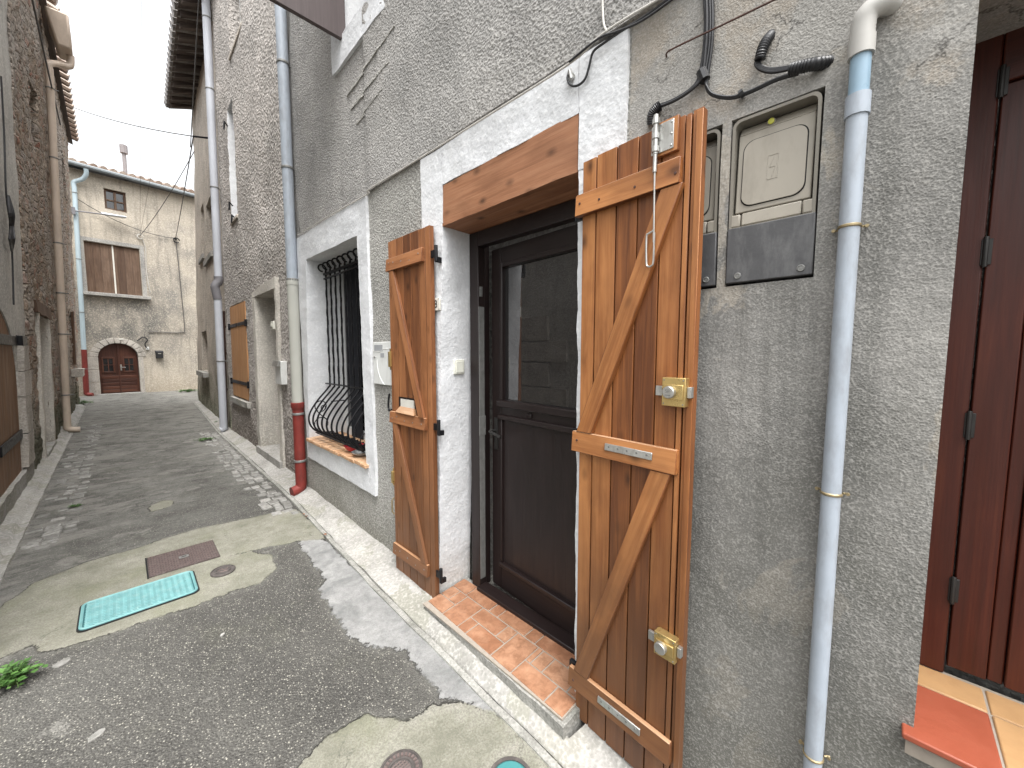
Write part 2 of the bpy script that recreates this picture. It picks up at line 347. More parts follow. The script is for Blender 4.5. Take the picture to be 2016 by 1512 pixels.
M['red_iron'] = simple('oxide red iron', (.19,.028,.022), .5, var=.25, sc=12, dirt=(.06,.018,.014), bst=.2)
M['rust'] = simple('rusty iron', (.10,.055,.045), .75, .3, .3, 22, .4)
M['black_iron'] = simple('black wrought iron', (.012,.012,.014), .42, .3, .3, 30)
M['black_cable'] = simple('black cable', (.013,.013,.015), .42, spec=.5)
M['grey_cable'] = simple('grey cable', (.09,.085,.08), .6)
M['white_cable'] = simple('pale cable', (.55,.53,.49), .5, dirt=(.35,.33,.3))
M['steel'] = simple('galvanised steel', (.52,.52,.50), .35, .85, .12, 30, dirt=(.30,.29,.27))
M['dullsteel'] = simple('dull metal', (.24,.24,.23), .55, .5, .3, 40)
M['brass'] = simple('brass', (.56,.41,.17), .32, .8, .12, 30)
M['brass_old'] = simple('clip brass', (.36,.29,.17), .45, .7, .2, 40)
M['darkmetal'] = simple('dark metal', (.05,.048,.046), .45, .6, .2, 30)
M['plate'] = simple('dark zinc plate', (.085,.085,.088), .5, .25, .25, 16, .15, dirt=(.16,.16,.16))
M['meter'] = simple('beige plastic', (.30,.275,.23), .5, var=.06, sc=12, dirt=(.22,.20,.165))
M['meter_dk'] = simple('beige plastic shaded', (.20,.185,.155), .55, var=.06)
M['yellow'] = simple('yellow lock', (.48,.48,.06), .4)
M['white_plastic'] = simple('white plastic', (.70,.71,.69), .4, var=.04, dirt=(.5,.5,.47))
M['cream_plastic'] = simple('cream plastic', (.68,.68,.60), .4, var=.03)
M['label'] = simple('grey label', (.33,.34,.35), .5)
M['enamel'] = simple('enamel plate', (.66,.64,.58), .35)
M['black_paint'] = simple('black paint', (.02,.02,.022), .5)
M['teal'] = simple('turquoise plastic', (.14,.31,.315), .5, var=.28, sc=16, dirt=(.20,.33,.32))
M['teal_low'] = simple('turquoise shaded', (.018,.085,.095), .6, var=.15, sc=9, dirt=(.04,.11,.11))  # darker copy of teal, shade of the grooves put into the colour
M['cover_tread'] = simple('lit tread', (.155,.118,.110), .55, .3, .2, 25)  # lighter copy of the cover iron; light on raised relief put into colour
M['teal_dk'] = simple('dark green plastic', (.05,.20,.20), .5)
M['ironcover'] = simple('brown cast cover', (.070,.052,.049), .65, .2, .25, 25, .3, dirt=(.19,.16,.15))
M['castiron'] = simple('cast iron', (.085,.075,.07), .7, .2, .3, 30, .4, dirt=(.17,.15,.14))
M['grout'] = simple('grout', (.31,.27,.225), .9, var=.2, sc=40)
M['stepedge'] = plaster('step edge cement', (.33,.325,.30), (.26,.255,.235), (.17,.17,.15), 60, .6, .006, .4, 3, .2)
M['glass_frame'] = simple('white frame', (.62,.63,.63), .45)
M['curtain'] = simple('dark curtain', (.012,.013,.017), .8)
M['void'] = simple('dark interior', (.010,.010,.010), .9)
M['soffit'] = wood('soffit boards', (.07,.055,.05), (.12,.10,.09), (.17,.14,.125), .8, knots=False)
M['redtile'] = simple('red tile', (.29,.072,.038), .45, var=.15, sc=18, bst=.15, dirt=(.28,.075,.04))
M['tantile'] = simple('tan tile', (.43,.255,.12), .5, var=.15, sc=16, bst=.15, dirt=(.36,.20,.09))
M['redbowl'] = simple('red enamel', (.45,.03,.04), .3)
M['greydish'] = simple('grey dish', (.30,.31,.31), .3, .2)
M['slate'] = simple('slate flake', (.15,.15,.148), .8, var=.3, sc=40, bst=.4)
M['gutter_grey'] = simple('gutter zinc', (.17,.19,.20), .5)
M['flue'] = simple('grey flue', (.24,.22,.22), .7, dirt=(.16,.14,.14))
M['bluezinc'] = simple('pale blue zinc', (.40,.49,.53), .5, var=.1, sc=3)

def terracotta(name, c0, c1, c2, sc=1.0):
    t = NT(name); p = t.pos(); i = t.island()
    col = t.ramp(i, (0, c0), (.5, c1), (1, c2))
    n = t.noise(p, 26*sc, 5, .65, .8); col = t.mix(t.ramp(n, (.38, .6), (.62, 0.0)), col, tuple(x*.62 for x in c0)); col = t.mix(t.ramp(t.noise(p, 9*sc, 4, .6), (.5, 0.0), (.7, .5)), col, tuple(min(.9, x*1.3) for x in c2))
    return t.done(col, t.ramp(n, (.3,.35), (.7,.6)), t.bump(n, .5, .006), spec=.4)
M['terra'] = terracotta('terracotta floor tile', (.285,.13,.070), (.345,.175,.10), (.385,.22,.135))
M['brick'] = terracotta('sill brick', (.46,.25,.13), (.54,.33,.19), (.58,.40,.26), 2)
M['greytile'] = terracotta('weathered canal tile', (.17,.155,.145), (.23,.215,.20), (.30,.285,.27), .5)
M['rooftile'] = terracotta('canal tile', (.27,.19,.145), (.36,.27,.21), (.43,.36,.30), .5)

def glass(name, tint=(.012,.012,.014), rough=.03, spec=.5):
    t = NT(name); p = t.pos(); n = t.noise(p, 3, 2)
    t.b.inputs['IOR'].default_value = 1.5+spec*.45
    return t.done(t.mix(n, tint, tuple(x*1.3 for x in tint)), rough, t.bump(n, .03, .01), spec=.5)
M['glass'] = glass('window glass', spec=.8); M['glass_door'] = glass('dark door glass', (.016,.015,.015), .02, 1.1)

def asphalt():
    t = NT('worn asphalt'); p = t.pos(); xyz = t.sep(p)
    r = t.sep(t.voro(p, 120, out='Color'))[0]; vd = t.voro(p, 120)
    big = t.noise(p, 1.5, 6, .62)
    base = t.mix(t.ramp(big, (.3, 0.0), (.7, 1.0)), (.045,.043,.040), (.085,.082,.075))
    grain = t.ramp(r, (0, (.035,.034,.033)), (.40, (.085,.082,.076)), (.70, (.15,.145,.13)), (.88, (.26,.25,.22)), (1, (.50,.48,.41)))
    mask = t.ramp(vd, (.28, 1.0), (.52, 0.0))
    col = t.mix(t.math('MULTIPLY', mask, .85), base, grain)
    fine = t.noise(p, 300, 2, .6); col = t.mix(t.ramp(fine, (.56, 0.0), (.70, .6)), col, (.23,.225,.195))
    dust = t.noise(t.map(p, (1, .7, 1), loc=(4, 2, 0)), 3.0, 7, .7); col = t.mix(t.ramp(dust, (.45, 0.0), (.72, .25)), col, (.15,.145,.13))
    # up the lane wear plus brightness put into colour; cement skin in scraps
    far = t.ramp(t.math('DIVIDE', t.math('ADD', xyz[1], t.math('MULTIPLY', xyz[0], -1.4)), 14), (.18, 0.0), (.36, .75), (1, .95))
    pale = t.ramp(t.noise(p, 2.6, 8, .72), (.36, .05), (.62, 1.0))
    col = t.mix(t.math('MULTIPLY', far, pale), col, t.mix(t.noise(p, 45, 5, .75), (.085,.083,.076), (.36,.355,.325)))
    w = t.noise(t.map(p, (1.0, 1.7, 1)), 2.3, 10, .74, .3)
    side = t.math('MULTIPLY', t.math('ABSOLUTE', t.math('SUBTRACT', xyz[0], .3)), .085)
    thr = t.math('ADD', t.math('ADD', w, side), t.math('MULTIPLY', far, .11))
    scr = t.math('MULTIPLY', t.ramp(thr, (.635, 0.0), (.70, .85)), t.ramp(t.noise(p, 70, 3, .7), (.3, .45), (.6, 1.0)))
    skin = t.mix(t.noise(p, 24, 5, .65), (.17,.165,.15), (.33,.32,.29))
    col = t.mix(scr, col, skin)
    wc_ = t.n('ShaderNodeVectorMath', operation='MULTIPLY_ADD'); t.put(wc_.inputs[0], t.noise(p, 5, 5, .7, col=True)); wc_.inputs[1].default_value = (.22,.22,0); t.put(wc_.inputs[2], p)
    crack = t.math('MULTIPLY', t.ramp(t.voro(t.map(wc_.outputs[0], (1, 1.6, 1)), 4.5, 'DISTANCE_TO_EDGE'), (.0, .75), (.05, 0.0)), t.ramp(t.noise(p, 1.8, 3), (.42, 0.0), (.56, 1.0)))
    col = t.mix(t.math('MULTIPLY', crack, far), col, (.035,.035,.032))
    moss = t.ramp(t.noise(p, 2.2, 5, .65), (.55, 0.0), (.75, .35)); col = t.mix(moss, col, (.115,.115,.085))
    # cement repairs, ragged and thin at their edges
    rag = t.math('ADD', t.math('MULTIPLY', t.math('SUBTRACT', t.noise(p, 14, 6, .68), .5), .085), t.math('MULTIPLY', t.math('SUBTRACT', t.noise(p, 90, 3, .6), .5), .03))
    def at(n): return t.n('ShaderNodeAttribute', attribute_name=n).outputs['Fac']
    a1 = t.math('ADD', at('repair'), rag); a2 = t.math('ADD', at('margin'), t.math('MULTIPLY', rag, 1.3))
    k1 = t.ramp(t.math('MULTIPLY_ADD', a1, 8.0, .5), (.46, 0.0), (.54, 1.0)); k2 = t.ramp(t.math('MULTIPLY_ADD', a2, 8.0, .5), (.45, 0.0), (.57, .95))
    halo = t.ramp(t.math('MULTIPLY_ADD', t.math('MAXIMUM', a1, a2), 4.0, .5), (.30, 0.0), (.5, .35)); col = t.mix(halo, col, t.mix(fine, (.12,.118,.105), (.24,.235,.21)))
    sp = t.noise(p, 130, 3, .7)
    cA = t.ramp(t.math('ADD', t.math('MULTIPLY', t.noise(p, 3.2, 6, .68), .7), t.math('MULTIPLY', t.noise(p, 19, 5, .65), .3)), (.36, (.15,.148,.115)), (.5, (.225,.22,.178)), (.64, (.30,.29,.25)))
    cA = t.mix(t.ramp(t.noise(p, 2.6, 5, .6, .3), (.5, 0.0), (.66, .5)), cA, (.185,.19,.125))
    cA = t.mix(t.ramp(sp, (.40, .55), (.56, 0.0)), cA, (.12,.118,.095)); cA = t.mix(t.ramp(sp, (.62, 0.0), (.72, .5)), cA, (.36,.35,.31))
    wq = t.n('ShaderNodeVectorMath', operation='MULTIPLY_ADD'); t.put(wq.inputs[0], t.noise(p, 6, 5, .7, col=True)); wq.inputs[1].default_value = (.35,.35,0); t.put(wq.inputs[2], p)
    ck = t.math('MULTIPLY', t.ramp(t.voro(t.map(wq.outputs[0], loc=(.3, .7, 0)), .8, 'DISTANCE_TO_EDGE'), (.0, .6), (.005, 0.0)), t.ramp(t.noise(p, 3, 2), (.45, 0.0), (.55, 1.0))); cA = t.mix(ck, cA, (.06,.06,.05))
    cB = t.ramp(t.math('ADD', t.math('MULTIPLY', t.noise(p, 4.5, 6, .7, .5), .75), t.math('MULTIPLY', t.noise(p, 30, 4, .65), .25)), (.36, (.165,.168,.165)), (.5, (.25,.25,.245)), (.62, (.33,.33,.32)))
    cB = t.mix(t.ramp(sp, (.36, .4), (.5, 0.0)), cB, (.13,.13,.125))
    col = t.mix(k2, col, cB); col = t.mix(k1, col, cA)
    am = t.math('ABSOLUTE', t.math('MAXIMUM', a1, t.math('MULTIPLY', a2, 1.0))); seam = t.math('MULTIPLY', t.ramp(t.math('MULTIPLY', am, 20), (.04, .85), (.16, 0.0)), t.ramp(t.noise(p, 4.5, 4, .6), (.42, 0.0), (.52, 1.0))); col = t.mix(seam, col, (.035,.033,.03))
    k = t.math('MAXIMUM', k1, k2)
    h0 = t.math('ADD', t.math('MULTIPLY', vd, -1.0), t.math('ADD', t.math('MULTIPLY', fine, .4), t.math('MULTIPLY', scr, .25)))
    h1 = t.math('ADD', t.math('MULTIPLY', sp, .7), .3)
    mx = t.n('ShaderNodeMix', data_type='FLOAT'); t.put(mx.inputs[0], k); t.put(mx.inputs[2], h0); t.put(mx.inputs[3], h1)
    return t.done(col, .88, t.bump(mx.outputs[0], .9, .008, t.bump(t.noise(p, 7, 5, .6), .5, .03)), spec=.25)
M['asphalt'] = asphalt()
def cobble_mat():
    t = NT('cobble setts'); i = t.island(); p = t.pos()
    col = t.ramp(i, (0, (.17,.165,.155)), (.5, (.26,.255,.24)), (1, (.36,.35,.33)))
    col = t.mix(t.ramp(t.noise(p, 30, 5, .65), (.35, .6), (.6, 0.0)), col, (.09,.09,.075))
    return t.done(col, .85, t.bump(t.noise(p, 50, 4), .5, .008))
M['cobble'] = cobble_mat()
def leafmat(name, a, b):
    t = NT(name); i = t.island(); col = t.ramp(i, (0, a), (1, b)); return t.done(col, .5, spec=.35)
M['leaf'] = leafmat('weed leaf', (.035,.085,.020), (.09,.19,.045)); M['stem'] = leafmat('weed stem', (.06,.10,.03), (.08,.12,.04)); M['dryleaf'] = leafmat('dry leaf', (.16,.06,.03), (.30,.13,.06))
M['earth'] = simple('bare ground', (.10,.095,.085), .95, var=.3, sc=2)

# ------------------------------------------------------------------ walls
def wall_mesh(W, s0, s1, z0, z1, holes=(), res=.1, disp=None, rim=.06, smax=None):
    """front skin of a facade with openings; holes: (s0,s1,z0,z1,depth,material index of the reveal)"""
    mb = MB(); W_ = W
    def axis(a, b, br):
        br = sorted({a, b, *[x for x in br if a < x < b]}); out = []
        for p, q in zip(br, br[1:]):
            n = max(1, math.ceil((q-p)/res)); out += [p+(q-p)*i/n for i in range(n)]
        return out+[b]
    S = axis(s0, s1, [h[k] for h in holes for k in (0,1)]); Z = axis(z0, z1, [h[k] for h in holes for k in (2,3)])
    d = disp or (lambda s, z: 0.0)
    def sx(s, z):                      # the far end of a wall may run out of plumb
        return s if smax is None else s0+(s-s0)*(smax(z)-s0)/(s1-s0)
    ids = [[mb.addv(W_.pt(sx(s,z), z, d(s,z))) for z in Z] for s in S]
    for i in range(len(S)-1):
        for j in range(len(Z)-1):
            cs = (S[i]+S[i+1])/2; cz = (Z[j]+Z[j+1])/2
            if any(h[0] < cs < h[1] and h[2] < cz < h[3] for h in holes): continue
            mb.face((ids[i][j], ids[i+1][j], ids[i+1][j+1], ids[i][j+1]))
    def strip(path, depth, m):
        mb.m = m
        a = [mb.addv(mb.v[i]) for i in [ids[x][y] for x, y in path]]
        b = [mb.addv(W_.pt(sx(S[x],Z[y]), Z[y], -depth)) for x, y in path]
        for k in range(len(path)-1): mb.face((a[k], a[k+1], b[k+1], b[k]))
        mb.m = 0
    for h in holes:
        i0 = min(range(len(S)), key=lambda i: abs(S[i]-h[0])); i1 = min(range(len(S)), key=lambda i: abs(S[i]-h[1]))
        j0 = min(range(len(Z)), key=lambda i: abs(Z[i]-h[2])); j1 = min(range(len(Z)), key=lambda i: abs(Z[i]-h[3]))
        m = h[5] if len(h) > 5 else 0
        strip([(i, j1) for i in range(i0, i1+1)], h[4], m); strip([(i0, j) for j in range(j0, j1+1)], h[4], m); strip([(i1, j) for j in range(j0, j1+1)], h[4], m)
        if Z[j0] > z0+1e-6: strip([(i, j0) for i in range(i0, i1+1)], h[4], m)
    nS, nZ = len(S)-1, len(Z)-1
    if rim:
        strip([(0, j) for j in range(nZ+1)], rim, 0); strip([(nS, j) for j in range(nZ+1)], rim, 0)
        strip([(i, nZ) for i in range(nS+1)], rim, 0); strip([(i, 0) for i in range(nS+1)], rim, 0)
    return mb
def bumps(amp, sc, amp2=0.0, sc2=30.0, seed=0.0):
    def d(s, z): 
        r = amp*mnoise.noise(V((s*sc, z*sc, seed)))
        if amp2: r += amp2*mnoise.noise(V((s*sc2, z*sc2, seed+5)))
        return r
    return d
def wbox(mb, W, s0, s1, z0, z1, o0, o1):   # box on a facade
    P = W.pt
    mb.hexa([P(s0,z0,o0),P(s1,z0,o0),P(s1,z0,o1),P(s0,z0,o1),P(s0,z1,o0),P(s1,z1,o0),P(s1,z1,o1),P(s0,z1,o1)])
def wgrid(mb, W, q, o0, o1, res=.06, amp=.004, sc=9, amp2=0.0, sc2=40):  # q: 4 (s,z) corners bl br tr tl
    P = W.pt
    mb.grid([P(*q[0],o0),P(*q[1],o0),P(*q[1],o1),P(*q[0],o1),P(*q[3],o0),P(*q[2],o0),P(*q[2],o1),P(*q[3],o1)], res, amp, sc, amp2, sc2)
def body(W, s0, s1, ztop, depth, mat, root, o=-.45):
    mb = MB(); wbox(mb, W, s0+.02, s1-.02, -.4, ztop-.02, o-depth, o); mb.build('rear_wall', mat, root)

# ================================================================== HOUSE A (white door surround)
A = thing('village_house', (1.35, 2.6, 0), 'grey roughcast house with white door and window surrounds and orange-brown open shutters', 'house')
mb = wall_mesh(WA, .73, 4.60, -.3, 2.69, [(.76,2.06,-.3,2.64,.0), (2.85,4.33,.43,2.62,.0)], .035, bumps(.010, 2.5, .004, 22), .06)
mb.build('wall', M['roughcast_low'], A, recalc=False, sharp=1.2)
du = bumps(.012, 2.2, .006, 24, 3)
mb = wall_mesh(WA, .60, 4.60, 2.672, 6.2, [(1.55,3.18,3.92,5.45,.25,1)], .045, lambda s, z: du(s, z)+(.024 if s < 2.82 else .006), .08)
mb.build('wall', [M['roughcast'], M['white_smooth']], A, recalc=False, sharp=1.2)
body(WA, .73, 4.60, 6.2, 4, M['render_l'], A, -.5)
# door surround: jambs and lintel band, rough whitewash
mb = MB()
wgrid(mb, WA, [(1.968,-.12),(2.09,-.12),(2.09,2.235),(1.876,2.235)], -.23, .017, .022, .005, 6, .0016, 45)
wgrid(mb, WA, [(.735,2.232),(.94,2.232),(.94,2.66),(.735,2.66)], -.2, .017, .022, .004, 6, .0016, 45)
wgrid(mb, WA, [(1.87,2.238),(2.088,2.238),(2.088,2.66),(1.87,2.66)], -.2, .016, .022, .004, 6, .0016, 45)
wgrid(mb, WA, [(.943,2.452),(1.868,2.452),(1.868,2.659),(.943,2.659)], -.2, .016, .022, .004, 6, .0016, 45)
wgrid(mb, WA, [(.735,-.12),(.925,-.12),(.938,2.23),(.735,2.23)], -.23, .015, .022, .006, 7, .003, 45)
mb.build('door_surround', M['white'], A, sharp=1.0)
mb = MB(); P = WA.pt
mb.grid([P(.946,2.222,-.22),P(1.878,2.222,-.22),P(1.878,2.226,.012),P(.946,2.230,.012),P(.946,2.452,-.22),P(1.866,2.446,-.22),P(1.866,2.446,.014),P(.946,2.458,.014)], .03, .004, 5, .0015, 30)
o = mb.build('lintel_beam', M['beam'], A, sharp=.7)
for k, g in enumerate(o.data.attributes['gc'].data): w = mb.v[k]; g.vector = (w.x, w.z*1.0, w.y)
# ---- front door, ajar inwards
mb = MB(); X0, X1 = 1.53, 1.585      # fixed frame
mb.box((X0,1.795,-.01),(X1,1.875,2.22)); mb.box((X0,.945,-.01),(X1,.995,2.22)); mb.box((X0,.995,2.135),(X1,1.795,2.22)); mb.box((X0-.03,.946,-.02),(X1,1.795,.022))
mb.box((X1+.001,1.81,-.01),(X1+.05,1.875,2.2))
FD = mb.build('front_door', M['darkwood'], A, bevel=.004)
ang = math.radians(3.5); H = V((1.577, .99, 0)); ew = V((math.sin(ang), math.cos(ang), 0)); en = V((-math.cos(ang), math.sin(ang), 0))
LX = frame(H, ew, en, (0,0,1)); w = .79
mb = MB(LX)
mb.box((0,-.055,.004),(.075,0,2.125)); mb.box((w-.085,-.055,.004),(w,0,2.125)); mb.box((.076,-.055,2.03),(w-.086,0,2.124)); mb.box((.076,-.055,1.10),(w-.086,0,1.205)); mb.box((.076,-.055,.004),(w-.086,0,.16))
leaf = mb.build('door_leaf', M['darkwood'], FD, bevel=.004)
mb = MB(LX)
for a in ((.076,.006,1.205,.101,.016,2.03),(w-.111,.006,1.205,w-.086,.016,2.03)): mb.box((a[0],-.03,a[2]),(a[3],.012,a[5]))
mb.box((.101,-.03,2.005),(w-.111,.012,2.03)); mb.box((.06,-.03,1.175),(w-.07,.026,1.215)); mb.box((.06,-.03,1.095),(w-.07,.016,1.125))
mb.box((.07,-.03,.158),(w-.08,.018,.185)); mb.box((.076,-.03,.185),(.09,.008,1.095)); mb.box((w-.1,-.03,.185),(w-.086,.008,1.095))
mb.box((.43,.0,1.135),(.465,.012,1.16))
mb.build('moulding', M['darkwood'], FD, bevel=.005)
mb = MB(LX); mb.box((.10,-.022,1.2),(w-.11,-.016,2.01)); mb.build('glass_pane', M['glass_door'], FD)
mb = MB(LX); mb.box((.088,-.03,.17),(w-.098,-.008,1.11)); mb.build('lower_panel', M['darkwood'], FD)
mb = MB(); mb.box((1.532,1.7915,.06),(1.575,1.7945,1.78)); mb.box((1.528,1.788,.99),(1.58,1.7925,1.11)); mb.box((1.54,1.789,1.84),(1.56,1.794,1.9)); mb.build('strike_plate', M['dullsteel'], FD, bevel=.001)
mb = MB(LX); mb.box((w-.06,0,.90),(w-.03,.008,1.10)); mb.tube(smooth_path([(w-.045,.005,1.02),(w-.045,.05,1.02),(w-.06,.06,1.018),(w-.15,.058,1.0)]), .009, 8); mb.build('handle', M['darkmetal'], FD, bevel=.001)
# ---- doorstep
mb = MB()
mb.grid([(1.175,.865,-.32),(1.56,.865,-.32),(1.56,1.962,-.32),(1.205,1.935,-.32),(1.175,.865,-.014),(1.56,.865,-.014),(1.56,1.962,-.014),(1.205,1.935,-.014)], .03, .004, 8, .002, 40)
DS = mb.build('doorstep', M['stepedge'], A, sharp=.8)
mb = MB(); tq = [V((1.192,.885,0)), V((1.528,.885,0)), V((1.528,1.955,0)), V((1.222,1.925,0))]
def tile(u0,u1,v0,v1):
    g = .0040
    def q(u,v): return tq[0].lerp(tq[3],v).lerp(tq[1].lerp(tq[2],v),u)
    gu, gv = g/.33, g/1.05
    c = [q(u0+gu,v0+gv),q(u1-gu,v0+gv),q(u1-gu,v1-gv),q(u0+gu,v1-gv)]; h = rnd.uniform(-.001,.0012)
    mb.hexa([p+V((0,0,-.02)) for p in c]+[p+V((0,0,h)) for p in c])
opus = [(0,.33,0,.10),(.33,1,0,.06),(.33,.66,.06,.20),(.66,1,.06,.13),(0,.33,.10,.30),(.66,1,.13,.33),(.33,.66,.20,.27),(0,.66,.30,.44),(.33,.66,.27,.30),(.66,1,.33,.40),(.66,1,.40,.60),(0,.33,.44,.64),(.33,.66,.44,.51),(.33,.66,.51,.71),(.66,1,.60,.67),(0,.33,.64,.71),(.66,1,.67,.87),(0,.66,.71,.85),(0,.33,.85,1.0),(.33,.66,.85,.92),(.66,1,.87,1.0),(.33,.66,.92,1.0)]
for a in opus: tile(*a)
mb.build('floor_tiles', M['terra'], DS, bevel=.0015)
mb = MB(); mb.box((1.19,.884,-.012),(1.529,1.93,-.004)); mb.build('grout_bed', M['grout'], DS)

# ---- window with belly grille
mb = MB()
oTL, oTR, oBR, oBL = (4.43,2.668), (2.825,2.655), (2.80,.388), (4.35,.405)
iTL, iTR, iBR, iBL = (4.15,2.415), (2.985,2.402), (2.945,.588), (4.285,.588)
D0, D1 = -.33, .022
def band(q, o0=D0, o1=D1): wgrid(mb, WA, q, o0, o1, .03, .005, 6, .0025, 45)
band([oBL, iBL, iTL, oTL]); band([iBR, oBR, oTR, iTR]); band([iTL, iTR, oTR, oTL]); band([oBL, oBR, iBR, iBL])
mb.build('window_surround', M['white'], A, sharp=.9)
WI = MB()
for a in ((2.95,3.01),(3.58,3.66),(4.12,4.22)): WI.box((1.655,a[0],.64),(1.70,a[1],2.42))
WI.box((1.656,3.01,2.33),(1.70,4.12,2.42)); WI.box((1.656,3.01,.6),(1.70,4.12,.72))
WI = WI.build('window', M['glass_frame'], A, bevel=.004)
mb = MB(); mb.box((1.675,3.01,.72),(1.680,3.58,2.33)); mb.build('glass_pane', M['glass'], WI); mb = MB(); mb.box((1.675,3.66,.72),(1.680,4.12,2.33)); mb.build('glass_pane', M['glass'], WI)
mb = MB()
n = 14; pts = [V((1.645-.012*(i % 2), 3.70+.26*i/n, 0)) for i in range(n+1)]
for i in range(n): mb.quad(pts[i]+V((0,0,.64)), pts[i+1]+V((0,0,.64)), pts[i+1]+V((0,0,2.38)), pts[i]+V((0,0,2.38)))
mb.build('curtain', M['curtain'], WI, recalc=False)
mb = MB(); n = 13
for i in range(n):
    v0 = 2.905+1.40*i/n; v1 = 2.905+1.40*(i+1)/n-.006; j = rnd.uniform(-.006,.004); z = .628+rnd.uniform(-.002,.002)
    mb.hexa([(1.303+j,v0,.588),(1.66,v0,.60),(1.66,v1,.60),(1.303+j,v1,.588),(1.303+j,v0,z-.010),(1.66,v0,z+.012),(1.66,v1,z+.012),(1.303+j,v1,z-.010)])
mb.build('window_sill', M['brick'], A, bevel=.005)
mb = MB(); prof = smooth_path([V((1.5,0,2.36)),V((1.5,0,1.8)),V((1.5,0,1.22)),V((1.485,0,1.15)),V((1.38,0,1.03)),V((1.31,0,.93)),V((1.285,0,.86)),V((1.292,0,.79)),V((1.335,0,.725)),V((1.41,0,.69)),V((1.52,0,.68))], 5)
for k in range(10):
    s = 4.12-.118*k
    mb.tube([p+V((0,s,0)) for p in prof], .0088, 6)
    mb.tube([V((1.5,s,2.30)), V((1.5,s,2.345))]+arc((1.466,s+.008,2.352), .034, 0, 4.9, 14, (1,0,0), (0,0,1)), .0075, 6)
    tw = [V((1.5+.0045*math.cos(t*.9), s+.0045*math.sin(t*.9), 1.25+t*.0275)) for t in range(40)]
    mb.tube(tw, .0078, 5)
mb.box((1.487,3.04,1.178),(1.513,4.22,1.19)); mb.box((1.487,3.04,2.285),(1.513,4.19,2.305)); mb.box((1.49,3.04,2.245),(1.51,4.19,2.258)); mb.box((1.5,3.05,.66),(1.53,4.13,.672)); mb.box((1.41,3.05,.672),(1.43,4.13,.682)); mb.box((1.345,3.05,.69),(1.36,4.13,.70))
for i in range(20):
    s = 3.07+i*.056
    mb.tube([(1.345,s,.695),(1.52,s+.05,.672)], .004, 5)
for s in (4.12, 3.06):
    mb.tube(arc((1.40,s,.96),.055,-1.5,4.2,14,(1,0,0),(0,0,1)), .005, 6); mb.tube(arc((1.425,s,.945),.022,-1,4.5,10,(1,0,0),(0,0,1)), .0045, 6)
    mb.tube(smooth_path([(1.36,s,.92),(1.40,s,.87),(1.455,s,.82)]), .005, 6); mb.tube(arc((1.40,s,.78),.065,-.6,4.2,14,(1,0,0),(0,0,1)), .005, 6)
    mb.tube([(1.505,s,1.0),(1.65,s,1.0)], .006, 6)
mb.build('window_grille', M['black_iron'], A)
# bowls left on the sill: things of their own
def bowl(name, p, r, h, m, label, cat):
    mb = MB(); mb.lathe(p, [(r*.55,0),(r*.62,.004),(r*.92,h*.7),(r,h),(r*.95,h),(r*.86,h*.7),(r*.55,.008),(.001,.007)], 24)
    tag(mb.build(name, m, loc=p), label, cat)
bowl('bowl', (1.415,3.38,.634), .085, .05, M['redbowl'], 'red enamel bowl on brick sill behind the window grille', 'bowl')
bowl('dish', (1.40,3.185,.633), .085, .03, M['greydish'], 'shallow grey dish in front of the red bowl on sill', 'dish')
bowl('saucer', (1.475,3.62,.637), .075, .03, M['white_plastic'], 'pale saucer at far end of brick window sill', 'saucer')
# ---- first-floor window over the street door
mb = MB(); wgrid(mb, WA, [(1.55,3.735),(3.33,3.72),(3.33,3.925),(1.55,3.925)], -.1, .03, .05, .008, 5, .004, 30); wgrid(mb, WA, [(3.185,3.925),(3.33,3.925),(3.33,5.6),(3.185,5.6)], -.1, .03, .05, .008, 5)
UW = mb.build('upper_window', M['white'], A, sharp=.9)
mb = MB(); wbox(mb, WA, 1.5, 3.2, 3.9, 5.5, -.26, -.24); mb.build('glass_pane', M['glass'], UW)
mb = MB(); wbox(mb, WA, 3.02, 3.11, 3.93, 5.44, -.235, -.2); wbox(mb, WA, 2.3, 2.38, 3.93, 5.44, -.235, -.2); mb.build('window_frame', M['brownleaf'], UW, bevel=.004)
mb = MB()
mb.box((.76, 3.12, 3.89),(1.35, 3.155, 5.42))
o = mb.build('upper_shutter', M['brownleaf'], UW, bevel=.003); o['label'] = 'brown painted shutter standing open at right angles'
# scars of pale mortar under it
mb = MB()
for a, b, r in (((685,190),(785,55),.009),((693,215),(773,125),.014),((705,245),(760,178),.010)):
    (s0,z0),(s1,z1) = WA.hit(*a), WA.hit(*b)
    for sa, sb, of in ((s0, 2.80, .015), (2.80, s1, .031)):
        za = z0+(z1-z0)*(sa-s0)/(s1-s0); zb = z0+(z1-z0)*(sb-s0)/(s1-s0); rb = r*(1 if sb > 2.7 else .4)
        wgrid(mb, WA, [(sa,za-r),(sb,zb-rb),(sb,zb+rb),(sa,za+r)], -.01, of, .02, .004, 14, .003, 40)
mb.build('mortar_ridge', M['roughcast_low'], A, sharp=1)

